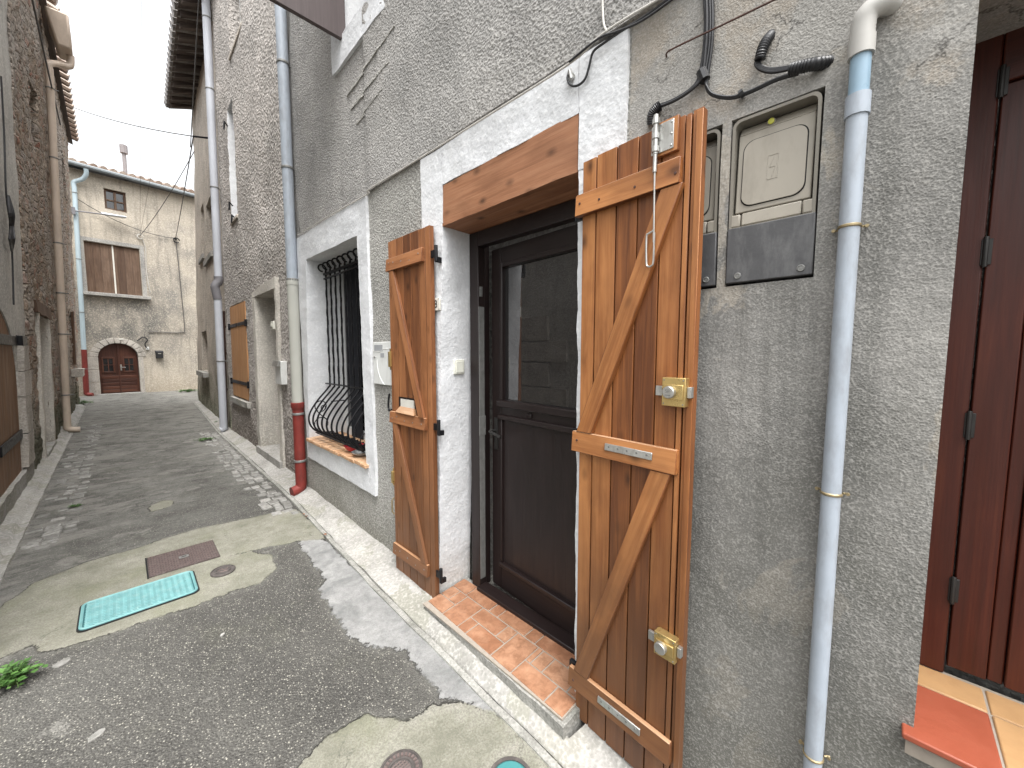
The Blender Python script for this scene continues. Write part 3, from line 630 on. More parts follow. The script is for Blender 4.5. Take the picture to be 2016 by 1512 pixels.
# ---- shutters
def shutter(xf, w, ph, grooves, z0, z1, battens, braces, mat, edge=None):
    mb = MB(xf)
    for a, b in zip(grooves, grooves[1:]):
        mb.box((a+.0028,-.028,z0+rnd.uniform(0,.003)),(b-.0028,0,z1-rnd.uniform(0,.003)))
    mb.box((grooves[0]+.004,-.030,z0+.01),(grooves[-1]-.004,-.0285,z1-.01))
    sh = mb.build('shutter', mat, A, bevel=.0028)
    for (a, b, zb, zt) in battens:
        mb = MB(xf); mb.hexa([(a,0,zb),(b,0,zb),(b,.026,zb),(a,.026,zb),(a,0,zt),(b,0,zt),(b,.020,zt),(a,.020,zt)]); mb.m = 1; mb.hexa([(a+.003,.003,zt-.003),(b-.003,.003,zt-.003),(b-.003,.0195,zt-.003),(a+.003,.0195,zt-.003),(a+.003,.003,zt+.0012),(b-.003,.003,zt+.0012),(b-.003,.0195,zt+.0012),(a+.003,.0195,zt+.0012)]); mb.build('batten', [mat, M['pine_edge']], sh, bevel=.002)  # top strip: worn raw wood plus skylight put into its colour
    for (p, q, hw) in braces:
        mb = MB(xf); p = V((p[0],0,p[1])); q = V((q[0],0,q[1])); d = V((hw,0,0)); t = V((0,.022,0))
        mb.hexa([p-d,p+d,p+d+t,p-d+t,q-d,q+d,q+d+t,q-d+t]); mb.build('brace', mat, sh, bevel=.003)
    return sh
a4 = math.radians(4.0)
RX = frame((1.29,.893,0), (-math.sin(a4),-math.cos(a4),0), (-math.cos(a4),math.sin(a4),0), (0,0,1)); RXi = RX.inverted()
def onsh(px, py):                 # (w, z) on the leaf's face
    n = V((-math.cos(a4),math.sin(a4),0)); r = ray(px,py); t = (V((1.29,.893,0))-EYE).dot(n)/r.dot(n); q = RXi @ (EYE+r*t); return (q.x, q.z)
SR = shutter(RX, .46, 0, [.004,.070,.158,.243,.326,.402,.422,.457], -.062, 2.232,
    [(-.012,.398,2.025,2.105),(-.015,.418,1.105,1.185),(-.018,.43,.085,.165)],
    [((.042,1.186),(.372,2.024),.036),((.045,.166),(.365,1.104),.036)], M['pine'])
SR['label'] = 'orange-brown plank shutter with brass locks and long spring latch'
mb = MB(RX); mb.box((.404,.0005,-.055),(.421,.004,2.22)); mb.box((.436,.0005,-.05),(.456,.006,2.225)); mb.build('closing_strip', M['pine'], SR, bevel=.002)
for z in (2.065,1.145,.125): mb = MB(RX); mb.box((-.035,-.02,z-.045),(-.002,-.004,z+.045)); mb.build('hinge', M['black_iron'], SR, bevel=.001)
def lock(px0, px1):
    (a, zt), (b, zb) = onsh(*px0), onsh(*px1); 
    mb = MB(RX); mb.box((a,0,zb),(b,.032,zt)); mb.box((a+.008,.032,zb+.022),(b-.006,.036,zt-.022)); lk = mb.build('lock', M['brass'], SR, bevel=.003)
    c = RX @ V((a+.030,.036,(zt+zb)/2)); n = V((-math.cos(a4),math.sin(a4),0))
    mb = MB(); mb.lathe(c, [(.020,0),(.020,.014),(.018,.017),(.001,.017)], 24, n); mb.build('knob', M['steel'], SR, bevel=.001)
    zm = (zt+zb)/2
    mb = MB(RX); mb.box((a-.030,.006,zm-.016),(a,.016,zm+.016)); mb.build('bolt', M['steel'], SR, bevel=.001)
    mb = MB(RX); mb.box((b+.001,.004,zm-.016),(b+.014,.022,zm+.018)); mb.build('keeper', M['steel'], SR, bevel=.001)
    for x in (a+.007, b-.007):
        for z in (zb+.008, zt-.008): mb = MB(RX); mb.lathe((x,.032,z), [(.0025,0),(.002,.0012),(.0005,.0012)], 8, (0,1,0)); mb.build('screw', M['dullsteel'], SR)
    return c+n*.0175, n
c, n = lock((1313,742),(1357,801))
mb = MB(); text_mesh(mb, 'SP', .016, c+V((0,0,.004)), V((math.sin(a4),math.cos(a4),0))*-1, (0,0,1), .0006); xd = V((math.sin(a4),math.cos(a4),0)); mb.hexa([c+xd*a_+V((0,0,z_))+n*o_ for z_ in (-.010,-.007) for a_, o_ in ((-.009,0),(.009,0),(.009,.0008),(-.009,.0008))]); mb.build('lettering', M['dullsteel'], SR)
lock((1297,1232),(1337,1300))
# long spring latch at the head
(a, zt), (b, zb) = onsh(1309,227), onsh(1350,285)
mb = MB(RX); mb.box((.30,.0,2.13),(.385,.014,2.235)); mb.build('latch_block', M['pine'], SR, bevel=.002)
mb = MB(RX); mb.box((.298,.0145,2.14),(.372,.0175,2.228))
for x in (.305,.365):
    for z in (2.15,2.185,2.22): mb.lathe(RX.inverted() @ (RX @ V((x,.0175,z))), [(.004,0),(.003,.002),(.001,.002)], 8, (0,1,0))
LP = mb.build('latch_plate', M['steel'], SR, bevel=.001)
mb = MB(RX); mb.tube([(.318,.028,2.255),(.318,.028,2.135)], .008, 10); mb.tube([(.318,.028,2.135),(.318,.028,2.08)], .0065, 10); mb.tube([(.318,.0285,2.085),(.322,.03,1.86)], .0028, 6)
for z in (2.235,2.19,2.15): mb.tube([(.318,.028,z-.008),(.318,.028,z+.008)], .0115, 10)
lo = [(.322,.03,1.90),(.316,.03,1.895),(.303,.031,1.89),(.297,.031,1.88),(.299,.031,1.80),(.305,.031,1.785),(.317,.031,1.785),(.324,.031,1.80),(.324,.03,1.89)]
mb.tube(smooth_path(lo,4), .0032, 6); mb.build('latch_rod', M['steel'], SR)
for (p0, p1) in (((1198,912),(1290,948)), ((1184,1388),(1266,1475))):
    (a, za), (b, zb) = onsh(*p0), onsh(*p1); zm = 1.150 if za > .6 else .128
    mb = MB(RX); mb.hexa([(a,.024,zm-.012),(b,.024,zm-.012),(b,.030,zm-.012),(a,.030,zm-.012),(a,.022,zm+.014),(b,.022,zm+.014),(b,.028,zm+.014),(a,.028,zm+.014)]); mb.build('keeper_plate', M['steel'], SR, bevel=.002)
    mb = MB(RX)
    for k in range(5): x = a+(b-a)*(k+.5)/5; mb = MB(RX); mb.lathe((x,.0285,zm+.003), [(.004,0),(.004,.0015),(.001,.0015)], 8, (0,1,0)); mb.build('screw', M['dullsteel'], SR)
mb = MB(RX)
for zc, xs in ((2.065,(.01,.10,.245,.385)), (1.145,(.012,.20,.30)), (.125,(.01,.3))):
    for x in xs: mb = MB(RX); mb.lathe((x,.022,zc+rnd.uniform(-.01,.01)), [(.0045,0),(.0045,.0035),(.001,.004)], 8, (0,1,0)); mb.build('nail_head', M['rust'], SR)
# left leaf, folded back flat
LXs = frame((1.287,1.935,0), (0,1,0), (-1,0,0), (0,0,1))
def onls(px, py): s, z = WA.hit(px, py, .063); return (s-1.935, z)
SL = shutter(LXs, .48, 0, [-.002,.050,.118,.208,.298,.385,.462,.492], -.045, 2.235,
    [(.055,.487,2.035,2.115),(.055,.487,1.03,1.105),(.055,.487,.10,.175)],
    [((.10,1.105),(.425,2.034),.030),((.10,.176),(.425,1.03),.030)], M['pine_l'])
SL['label'] = 'narrow orange-brown plank shutter with letter slot, folded back flat'
for z in (2.07,1.06,.14):
    mb = MB(); mb.box((1.292,1.885,z-.02),(1.304,1.94,z+.02)); mb.tube([(1.30,1.893,z-.045),(1.30,1.893,z+.045)], .011, 8); mb.box((1.296,1.885,z-.05),(1.334,1.90,z-.02)); mb.build('hinge', M['black_iron'], SL, bevel=.001)
mb = MB(LXs); mb.box((.20,.0012,1.135),(.36,.008,1.20)); o = mb.build('letter_slot', M['enamel'], SL)
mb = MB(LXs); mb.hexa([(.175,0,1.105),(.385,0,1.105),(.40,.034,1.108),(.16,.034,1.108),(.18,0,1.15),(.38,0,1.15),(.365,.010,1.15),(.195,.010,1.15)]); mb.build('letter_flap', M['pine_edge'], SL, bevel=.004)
mb = MB(LXs); mb.box((.17,.0005,1.198),(.39,.004,1.212)); mb.box((.17,.0005,1.13),(.192,.004,1.198)); mb.box((.37,.0005,1.13),(.39,.004,1.198)); mb.build('slot_rim', M['darkwood'], SL)
for z0, z1 in ((1.385,1.53),(.575,.70)):
    mb = MB(LXs); mb.box((.470,-.05,z0),(.512,-.002,z1)); mb.box((.482,-.002,z0+.02),(.51,.012,z1-.02)); mb.build('lock', M['brass'], SL, bevel=.002)
mb = MB(LXs); mb.tube(smooth_path([(.495,.0,1.11),(.52,.004,1.105),(.535,.004,1.12),(.53,.004,1.18),(.515,.004,1.22)]), .007, 8); mb.build('hook', M['black_iron'], SL); mb = MB(LXs); mb.tube([(.495,0,.37),(.503,.012,.39),(.503,.012,.47),(.495,0,.49)], .005, 6); mb.build('staple', M['brass_old'], SL)
mb = MB(LXs)
for zc in (2.075,1.068,.137):
    for x in (.09,.19,.29,.39,.45): mb = MB(LXs); mb.lathe((x,.022,zc+rnd.uniform(-.012,.012)), [(.0045,0),(.004,.003),(.001,.0035)], 8, (0,1,0)); mb.build('nail_head', M['dullsteel'], SL)

# ================================================================== HOUSE D (meter wall, red door)
D = thing('rendered_house', (1.35, -.6, 0), 'grey cement rendered house with meter niches and dark red door', 'house')
D1 = Wall((1.64,0),(1.64,1)); ztop = D1.hit(1935, 95)[1]; 
mb = wall_mesh(WA, -3.2, .729, -.6, 2.671, [(-1.25,-.091,.553,ztop+.02,.30,0), (.166,.388,1.708,2.206,.10,0), (.413,.636,1.708,2.206,.10,0)], .03, bumps(.012, 2.2, .0018, 22, 9), .06)
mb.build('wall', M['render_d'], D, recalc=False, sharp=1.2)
mb = wall_mesh(WA, -3.2, .598, 2.673, 5.2, [], .06, lambda s, z: bumps(.012,2.2,.006,24,3)(s,z)+.022, .08); mb.build('wall', M['roughcast'], D, recalc=False, sharp=1.2)
body(WA, -3.2, .73, 5.2, 4, M['render_l'], D, -.5)
mb = MB(); mb.box((1.645,-.16,.56),(1.69,-.03,ztop+.1)); mb.box((1.645,-1.27,ztop-.1),(1.69,-.161,ztop+.1)); mb.box((1.645,-1.27,.56),(1.69,-1.16,ztop-.1))
RD = mb.build('red_door', M['redwood'], D, bevel=.004)
mb = MB(); y = -.165
for k in range(14):
    wk = (.075,.03,.11)[k % 3]; mb.box((1.65 if wk != .03 else 1.657,y-wk+.002,.585),(1.685,y,ztop-.105)); y -= wk
mb.build('door_leaf', M['redwood'], RD, bevel=.003)
for z in (.82,1.30,1.77,2.2):
    mb = MB(); mb.tube([(1.640,-.162,z-.04),(1.640,-.162,z+.04)], .0055, 8); mb.box((1.6425,-.174,z-.034),(1.6485,-.154,z+.034)); mb.build('hinge', M['darkmetal'], RD, bevel=.001)
mb = MB(); mb.box((1.308,-.232,.545),(1.538,-.070,.562)); mb.build('step_tile', M['redtile'], D, bevel=.004)
mb = MB(); mb.box((1.308,-.50,.545),(1.538,-.237,.562)); mb.box((1.543,-.232,.545),(1.645,-.092,.5615)); mb.box((1.543,-.50,.545),(1.645,-.237,.5615)); mb.build('step_tile', M['tantile'], D, bevel=.004)
mb = MB(); mb.box((1.308,-.76,.545),(1.538,-.505,.562)); mb.build('step_tile', M['redtile'], D, bevel=.004)
mb = MB(); mb.box((1.308,-1.24,.545),(1.538,-.765,.562)); mb.box((1.543,-1.24,.545),(1.645,-.505,.5615)); mb.build('step_tile', M['tantile'], D, bevel=.004)
mb = MB(); mb.box((1.325,-1.245,.50),(1.66,-.078,.5575)); mb.build('step_bed', M['grout'], D)
# ---- electricity meter boxes
def rrect(w, h, r, n=6, cx=0, cz=0, top_only=False):
    pts = []
    for (x, z, a) in ((w/2-r, h/2-r, 0), (-w/2+r, h/2-r, PI/2), (-w/2+r, -h/2+r, PI), (w/2-r, -h/2+r, 3*PI/2)):
        if top_only and a >= PI: pts.append((cx+(-w/2 if a == PI else w/2), cz-h/2)); continue
        for i in range(n+1): t = a+PI/2*i/n; pts.append((cx+x+r*math.cos(t), cz+z+r*math.sin(t)))
    return pts
def meter_box(s0, label):
    R = thing('electricity_meter_box', WA.pt(s0, 1.714), label, 'meter box', 'electricity meter boxes in the wall')
    w, h0, h1 = .213, .168, .486
    L = frame(WA.pt(s0, 1.714), (0,1,0), (-1,0,0), (0,0,1))
    # rim: ring between two rounded outlines, open to a recessed door
    out = rrect(w, h1-h0, .022, 5, w/2, (h0+h1)/2, True); inn = rrect(w-.016, h1-h0-.010, .018, 5, w/2, (h0+h1)/2-.003, True)
    mb = MB(L); n = len(out)
    ids = [[mb.addv((x, o, z)) for x, z in ring] for ring, o in ((out,-.06),(out,.003),(inn,.003),(inn,-.06))]
    for r in range(3):
        for i in range(n): mb.face((ids[r][i], ids[r][(i+1)%n], ids[r+1][(i+1)%n], ids[r+1][i]))
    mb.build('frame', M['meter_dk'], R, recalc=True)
    x0, x1, zt, zb = .013, w-.013, h1-.04, h0+.045
    mb = MB(L); mb.hexa([(x0,-.062,zb),(x1,-.062,zb),(x1,-.006,zb),(x0,-.006,zb),(x0,-.075,zt),(x1,-.075,zt),(x1,-.020,zt),(x0,-.020,zt)])
    mb.hexa([(x0,-.075,zt),(x1,-.075,zt),(x1,-.020,zt),(x0,-.020,zt),(x0,-.075,h1-.012),(x1,-.075,h1-.012),(x1,-.040,h1-.012),(x0,-.040,h1-.012)])
    dr = mb.build('door', M['meter'], R, bevel=.003)
    sl = (-.014)/(zt-zb)
    def fo(z, e): return -.006+sl*(z-zb)+e
    zc = (zt+zb)/2-.004
    for ww, hh, e0, e1, mm in ((.160,.196,.0002,.0010,'void'),(.155,.191,.0005,.0042,'meter')):
        mb = MB(L); pts = rrect(ww, hh, .030, 6, w/2, zc)
        a = [mb.addv((x, fo(z,e0), z)) for x, z in pts]; b = [mb.addv((x, fo(z,e1), z)) for x, z in pts]; m_ = len(pts)
        mb.face(b); mb.face(list(reversed(a)))
        for i in range(m_): mb.face((a[i], a[(i+1)%m_], b[(i+1)%m_], b[i]))
        mb.build('door_panel' if mm == 'meter' else 'panel_groove', M[mm], dr, bevel=.0006 if mm == 'meter' else 0)
    mb = MB(L)                     # moulded mark: upright rectangle with a bolt
    def bar(p, q, r=.0009):
        mb.tube([(p[0], fo(p[1],.0043), p[1]), (q[0], fo(q[1],.0043), q[1])], r, 5)
    c = w/2; e = [(c-.013,zc-.034),(c+.013,zc-.034),(c+.013,zc+.034),(c-.013,zc+.034)]
    for i in range(4): bar(e[i], e[(i+1)%4])
    bar((c-.002,zc+.03),(c+.008,zc)); bar((c+.008,zc),(c-.006,zc)); bar((c-.006,zc),(c+.001,zc-.028)); bar((c-.0095,zc+.012),(c-.0095,zc-.03), .0006)
    mb.build('bolt_mark', M['meter'], dr)
    mb = MB(L); mb.lathe((w/2+.012, -.034, h1-.026), [(.011,0),(.011,.010),(.009,.012),(.001,.012)], 16, (0,1,0)); mb.build('lock_ring', M['meter'], R)
    mb = MB(L); mb.lathe((w/2+.012, -.022, h1-.026), [(.008,0),(.008,.004),(.001,.005)], 14, (0,1,0)); mb.build('lock', M['yellow'], R)
    mb = MB(L)
    mb.hexa([(.032,-.06,h0+.004),(w-.032,-.06,h0+.004),(w-.032,.000,h0+.004),(.032,.000,h0+.004),(.032,-.06,h0+.043),(w-.032,-.06,h0+.043),(w-.032,-.005,h0+.043),(.032,-.005,h0+.043)])
    for xa, xb in ((.004,.030),(w-.030,w-.004)): mb.box((xa,-.06,h0+.003),(xb,.002,h0+.040))
    mb.build('hinge_bar', M['meter'], R, bevel=.004)
    mb = MB(L); mb.box((-.002,-.05,.002),(w+.002,.007,h0)); lp = mb.build('lower_plate', M['plate'], R, bevel=.003)
    for x in (.024, w-.032):
        mb = MB(L); mb.lathe((x,.007,.022), [(.010,0),(.009,.003),(.007,.0035),(.006,.002),(.001,.0024)], 14, (0,1,0)); mb.build('screw', M['dullsteel'], lp)
    return R
meter_box(.171, 'beige meter box with bolt mark, fully in view beside the slim grey pipe')
meter_box(.419, 'beige meter box mostly hidden behind the open plank shutter with locks')

# ================================================================== HOUSE B (coarse stucco) and C (end house with eaves)
B = thing('stucco_house', (1.39, 6.8, 0), 'rough brown-grey stucco house with closed orange shutters and a deep pale doorway', 'house')
db = bumps(.022, 1.6, .012, 14, 21)
hs = lambda W, a, b: tuple(W.hit(*a))+tuple(W.hit(*b))
s_sh0, s_sh1 = 2.72, 3.98; 
mb = wall_mesh(WB, .0, 4.40, -.3, 8.4, [(.93,1.95,.05,2.30,.42,1), (2.70,3.95,.72,2.33,.05,0), (3.0,3.47,3.72,5.5,.22,2), (2.2,3.05,6.15,7.4,.2,0)], .055, db, .08)
mb.build('wall', [M['stucco_b'], M['limewash'], M['white_smooth']], B, recalc=False, sharp=1.2)
body(WB, 0, 4.40, 8.4, 4, M['render_l'], B, -.5)
mb = MB(); wgrid(mb, WB, [(1.955,.0),(2.09,.0),(2.09,2.34),(1.955,2.30)], -.02, .03, .06, .012, 6); wgrid(mb, WB, [(.80,.0),(.925,.0),(.925,2.30),(.87,2.36)], -.02, .03, .06, .010, 6); wgrid(mb, WB, [(.88,2.305),(2.09,2.305),(2.09,2.38),(.88,2.44)], -.02, .035, .06, .014, 6)
mb.build('door_surround', M['limewash'], B, sharp=.9)
mb = MB(); wbox(mb, WB, .9, 2.0, .0, 2.35, -.45, -.40); mb.build('door', M['oldbrown'], B)
mb = MB(); wgrid(mb, WB, [(.83,-.1),(2.05,-.1),(2.05,.13),(.83,.13)], -.42, .06, .08, .008, 5); mb.build('doorstep', M['mortar'], B, sharp=.8)
for (a, b) in ((2.715,3.325),(3.33,3.94)):
    mb = MB()
    for k in range(3): wbox(mb, WB, a+(b-a)*k/3, a+(b-a)*(k+1)/3-.006, .74, 2.315, -.035, .006)
    sh = mb.build('shutter', M['orangewood'], B, bevel=.004)
    for z in (1.98,1.0):
        mb = MB(); far = b > 3.5; wbox(mb, WB, a+.02+(0 if far else -.08), b-.02+(.08 if far else 0), z-.028, z+.028, .0065, .014); q = b+.05 if far else a-.07; wbox(mb, WB, q, q+.03, z-.06, z+.05, .0, .03); mb.build('strap_hinge', M['black_iron'], sh, bevel=.003)
mb = MB(); wgrid(mb, WB, [(2.6,.62),(4.0,.62),(4.0,.715),(2.6,.715)], -.05, .05, .06, .012, 6); mb.build('window_sill', M['mortar'], B, sharp=.9)
for (a, b, z0, z1, d) in ((3.0,3.47,3.72,5.5,.2),(2.2,3.05,6.15,7.4,.18)):
    mb = MB(); wbox(mb, WB, a-.05, b+.05, z0-.05, z1+.05, -d-.06, -d-.01); W_ = mb.build('window', M['glass'], B); 
    mb = MB(); wbox(mb, WB, (a+b)/2-.03, (a+b)/2+.03, z0, z1, -d-.005, -d+.03); wbox(mb, WB, b-.07, b, z0, z1, -d-.005, -d+.03); mb.build('frame', M['glass_frame'], W_)
    mb = MB(); wbox(mb, WB, a-.04, b+.04, z0-.07, z0-.01, -.05, .02); mb.build('sill', M['stucco_c'], W_, bevel=.01)
for px, py in ((448,248),(458,405),(463,430)):
    s, z = WB.hit(px, py); mb = MB(); mb.tube([WB.pt(s, z, 0), WB.pt(s-.05, z+.03, .05), WB.pt(s-.05, z-.1, .06)], .012, 6); mb.build('shutter_hook', M['black_iron'], B)

C = thing('end_house', (1.5, 12, 0), 'tall beige house at the lane end with overhanging tiled eaves and mossy base', 'house')
dc = bumps(.03, 1.1, .012, 10, 31)
def corner(z): return 6.25-.13*max(0, z)
mb = wall_mesh(WC, -.2, 6.25, -.3, 8.32, [(3.55,5.05,1.02,2.08,.30,0), (2.1,3.3,3.75,5.0,.2,0), (3.75,4.5,4.0,5.2,.2,0)], .09, dc, .4, smax=corner)
mb.build('wall', M['stucco_c'], C, recalc=False, sharp=1.2)
mb = MB(); P = WC.pt
mb.hexa([P(-.15,-.4,-4.5),P(6.1,-.4,-4.5),P(6.1,-.4,-.4),P(-.15,-.4,-.4),P(-.15,8.0,-4.5),P(5.1,8.0,-4.5),P(5.1,8.0,-.4),P(-.15,8.0,-.4)]); mb.build('rear_wall', M['stucco_c'], C)
for (a, b, z0, z1, d) in ((3.55,5.05,1.02,2.08,.27),(2.1,3.3,3.75,5.0,.18),(3.75,4.5,4.0,5.2,.18)):
    mb = MB(); wbox(mb, WC, a-.3, b+.1, z0-.05, z1+.05, -d-.06, -d-.01); W_ = mb.build('window', M['glass'], C)
    mb = MB(); wgrid(mb, WC, [(a-.35,z0-.13),(b-.1,z0-.13),(b-.1,z0-.01),(a-.35,z0-.01)], -.1, .13 if z0 < 2 else .05, .1, .012, 5); mb.build('sill', M['mortar'], W_, sharp=.9)
# eaves: soffit boards, rafters, canal tiles
mb = MB(); EZ = 8.05
def eo(s, o, z): return WC.p+WC.u*s+WC.n*o+V((0,0,z))
mb.hexa([eo(-.6,-4,EZ+1.5),eo(5.15,-4,EZ+1.5),eo(5.15,.30,EZ-.03),eo(-.6,.30,EZ-.03),eo(-.6,-4,EZ+1.56),eo(5.15,-4,EZ+1.56),eo(5.15,.30,EZ+.02),eo(-.6,.30,EZ+.02)])
RC = mb.build('roof', M['soffit'], C)
mb = MB()
for k in range(15):
    s = -.5+.38*k; mb.hexa([eo(s,-.45,EZ+.20),eo(s+.09,-.45,EZ+.20),eo(s+.09,.26,EZ-.12),eo(s,.26,EZ-.12),eo(s,-.45,EZ+.32),eo(s+.09,-.45,EZ+.32),eo(s+.09,.26,EZ-.02),eo(s,.26,EZ-.02)])
mb.build('rafter', M['soffit'], RC)
mb = MB()
for k in range(26):
    s = -.55+.225*k
    pts = [eo(s,-1.8,EZ+.70), eo(s,.37,EZ+.03)]; mb.tube(pts, .085, 10)
mb.build('roof_tiles', M['greytile'], RC)

# ================================================================== FAR HOUSE closing the lane
Fh = thing('far_house', WF.pt(.5, 0), 'cream stained house closing the lane with arched brown door and tiled roof', 'house')
hsd = (-.585,.455,-.05,1.88)
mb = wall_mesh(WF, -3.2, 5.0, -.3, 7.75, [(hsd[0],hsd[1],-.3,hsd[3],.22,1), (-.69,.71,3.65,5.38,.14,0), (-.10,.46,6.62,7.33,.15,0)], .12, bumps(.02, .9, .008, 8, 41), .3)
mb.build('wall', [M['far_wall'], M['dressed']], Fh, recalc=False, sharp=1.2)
body(WF, -3.2, 5, 7.7, 4, M['far_wall'], Fh, -.5)
cx = (hsd[0]+hsd[1])/2; hw = (hsd[1]-hsd[0])/2; zs = 1.36; rise = .5
def arch_z(x): return zs+rise*math.sqrt(max(0, 1-((x-cx)/hw)**2))*1.0
mb = MB()          # stone arch filling the head of the opening, one voussoir at a time
N_ = 11
for k in range(N_):
    t0 = PI*k/N_+.01; t1 = PI*(k+1)/N_-.01
    i0 = (cx-hw*math.cos(t0), zs+rise*math.sin(t0)); i1 = (cx-hw*math.cos(t1), zs+rise*math.sin(t1)); o0 = (cx-(hw+.22)*math.cos(t0), zs+(rise+.2)*math.sin(t0)); o1 = (cx-(hw+.22)*math.cos(t1), zs+(rise+.2)*math.sin(t1))
    mb.hexa([WF.pt(*i0,-.2),WF.pt(*i1,-.2),WF.pt(*i1,.025),WF.pt(*i0,.025),WF.pt(*o0,-.2),WF.pt(*o1,-.2),WF.pt(*o1,.02),WF.pt(*o0,.02)])
for sx_, zz in ((-1,(.0,.45,.9,1.36)),(1,(.0,.5,1.36))):
    for z0, z1 in zip(zz, zz[1:]):
        e = rnd.uniform(.22,.42) if sx_ < 0 else .13; a = cx+sx_*hw; b = a+sx_*e; wbox(mb, WF, min(a,b), max(a,b), z0+.006, z1-.006, -.2, .02)
mb.build('door_arch', M['dressed'], Fh, bevel=.012)
mb = MB()
for k in range(2):
    x0 = cx-hw if k == 0 else cx+.005; x1 = cx-.005 if k == 0 else cx+hw; n = 8
    pts = [(x0,0)]+[(x1,0)]+[(x1-(x1-x0)*i/n, arch_z(x1-(x1-x0)*i/n)-.002) for i in range(n+1)]
    a = [WF.pt(x,z,-.15) for x, z in pts]; mb.prism(a, WF.n*.05)
FDo = mb.build('door', M['mahogany'], Fh)
mb = MB()
for k in range(5): wbox(mb, WF, cx-hw+.06, cx+hw-.06, .06+.125*k, .17+.125*k, -.1, -.075)
for x in (-.27,.27): 
    for a in ((x-.17,x-.12,.78,1.36),(x+.12,x+.17,.78,1.36),(x-.12,x+.12,.78,.84),(x-.12,x+.12,1.30,1.36)): wbox(mb, WF, cx+a[0], cx+a[1], a[2], a[3], -.1, -.075)
wbox(mb, WF, cx-.025, cx+.025, 0, 1.84, -.1, -.07); mb.build('moulding', M['mahogany'], FDo, bevel=.008)
for x in (-.27,.27):
    mb = MB(); wbox(mb, WF, cx+x-.115, cx+x+.115, .85, 1.295, -.1, -.094); gp = mb.build('glass_pane', M['glass'], FDo)
    mb = MB(); wbox(mb, WF, cx+x-.012, cx+x+.012, .85, 1.295, -.094, -.08); wbox(mb, WF, cx+x-.115, cx+x+.115, 1.06, 1.08, -.094, -.082); mb.build('glazing_bar', M['mahogany'], gp)
mb = MB(); mb.tube([WF.pt(cx+.05,.98,-.07),WF.pt(cx+.05,.98,-.02),WF.pt(cx+.17,.97,-.02)], .012, 6); wbox(mb, WF, cx+.03, cx+.07, .86, 1.08, -.07, -.06); mb.build('handle', M['steel'], FDo)
mb = MB(); wbox(mb, WF, cx-hw-.1, cx+hw+.15, -.1, .03, -.15, .12); mb.build('doorstep', M['mortar'], Fh, bevel=.01)
mb = MB()
for k in range(7): wbox(mb, WF, -.69+1.4*k/7, -.69+1.4*(k+1)/7-.004, 3.64, 5.39, -.12, -.07)
SF = mb.build('shutter', M['oldbrown'], Fh); mb = MB(); wbox(mb, WF, -.01, .03, 3.66, 5.37, -.07, -.055); mb.build('cover_strip', M['enamel'], SF)
mb = MB(); wbox(mb, WF, -.82, .92, 3.52, 3.63, -.1, .16); mb.build('window_sill', M['render_l'], Fh, bevel=.01)
mb = MB()
for a in ((-.80,-.70,3.64,5.52),(.72,.84,3.64,5.52),(-.70,.72,5.395,5.52)): wbox(mb, WF, a[0], a[1], a[2], a[3], -.05, .012)
mb.build('window_surround', M['render_l'], Fh)
mb = MB(); wbox(mb, WF, -.15, .5, 6.6, 7.36, -.16, -.13); SW = mb.build('small_window', M['glass'], Fh); mb = MB()
for a in ((-.10,-.04,6.62,7.33),(.40,.46,6.62,7.33),(.15,.21,6.62,7.33),(-.04,.40,6.62,6.68),(-.04,.40,7.27,7.33),(-.04,.40,6.94,6.98)): wbox(mb, WF, a[0], a[1], a[2], a[3], -.13, -.08)
mb.build('frame', M['oldbrown'], SW)
# roof and gutter
mb = MB(); ro = lambda s, o, z: WF.p+WF.u*s+WF.n*o+V((0,0,z))
mb.hexa([ro(-3.3,.22,7.78),ro(5,.22,7.78),ro(5,-5,9.2),ro(-3.3,-5,9.2),ro(-3.3,.22,7.84),ro(5,.22,7.84),ro(5,-5,9.26),ro(-3.3,-5,9.26)]); RF = mb.build('roof', M['soffit'], Fh)
mb = MB()
for k in range(34): s = -3.2+.24*k; mb.tube([ro(s,.30,7.88),ro(s,-4.9,9.30)], .10, 8)
mb.build('roof_tiles', M['rooftile'], RF)
mb = MB(); mb.tube([ro(-1.2,.36,7.80),ro(5,.36,7.70)], .075, 10); mb.build('gutter', M['gutter_grey'], Fh)
mb = MB(); wbox(mb, WF, -1.6, -.45, 7.95, 8.2, -.6, -.5); mb.build('flashing', M['bluezinc'], RF)
mb = MB(); s_, z_ = WF.hit(247, 340, -1.2); b_ = WF.pt(s_, 7.9, -1.2); mb.tube([b_, b_+V((0,0,1.25))], .06, 10); mb.tube([b_+V((0,0,1.25)), b_+V((0,0,1.55))], .115, 8); mb.build('chimney', M['flue'], RF)

# ================================================================== LEFT SIDE HOUSES
L1 = thing('near_house', WL.pt(2.6, 0), 'grey rendered house with arched brown carriage door across the lane', 'house')
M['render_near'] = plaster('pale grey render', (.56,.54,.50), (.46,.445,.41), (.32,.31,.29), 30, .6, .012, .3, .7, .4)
Lmat = [M['render_near'], M['dressed']]
s_d0, s_d1 = 2.6, 4.72
mb = wall_mesh(WL, .6, 5.45, -.4, 6.4, [(s_d0,s_d1,.22,1.98,.14,1)], .09, bumps(.02, 1.2, .008, 12, 51), .2); mb.build('wall', Lmat, L1, recalc=False, sharp=1.2)
body(WL, .6, 5.45, 6.4, 3, M['render_l'], L1)
cL = (s_d0+s_d1)/2; hL = (s_d1-s_d0)/2
mb = MB(); n = 16
pts = [(s_d0,.22),(s_d1,.22)]+[(cL+hL*math.cos(PI*i/n), 1.15+.80*math.sin(PI*i/n)) for i in range(n+1)]
mb.prism([WL.pt(a, b, -.10) for a, b in pts], WL.n*.092); CD = mb.build('carriage_door', M['carriage'], L1)
mb = MB()
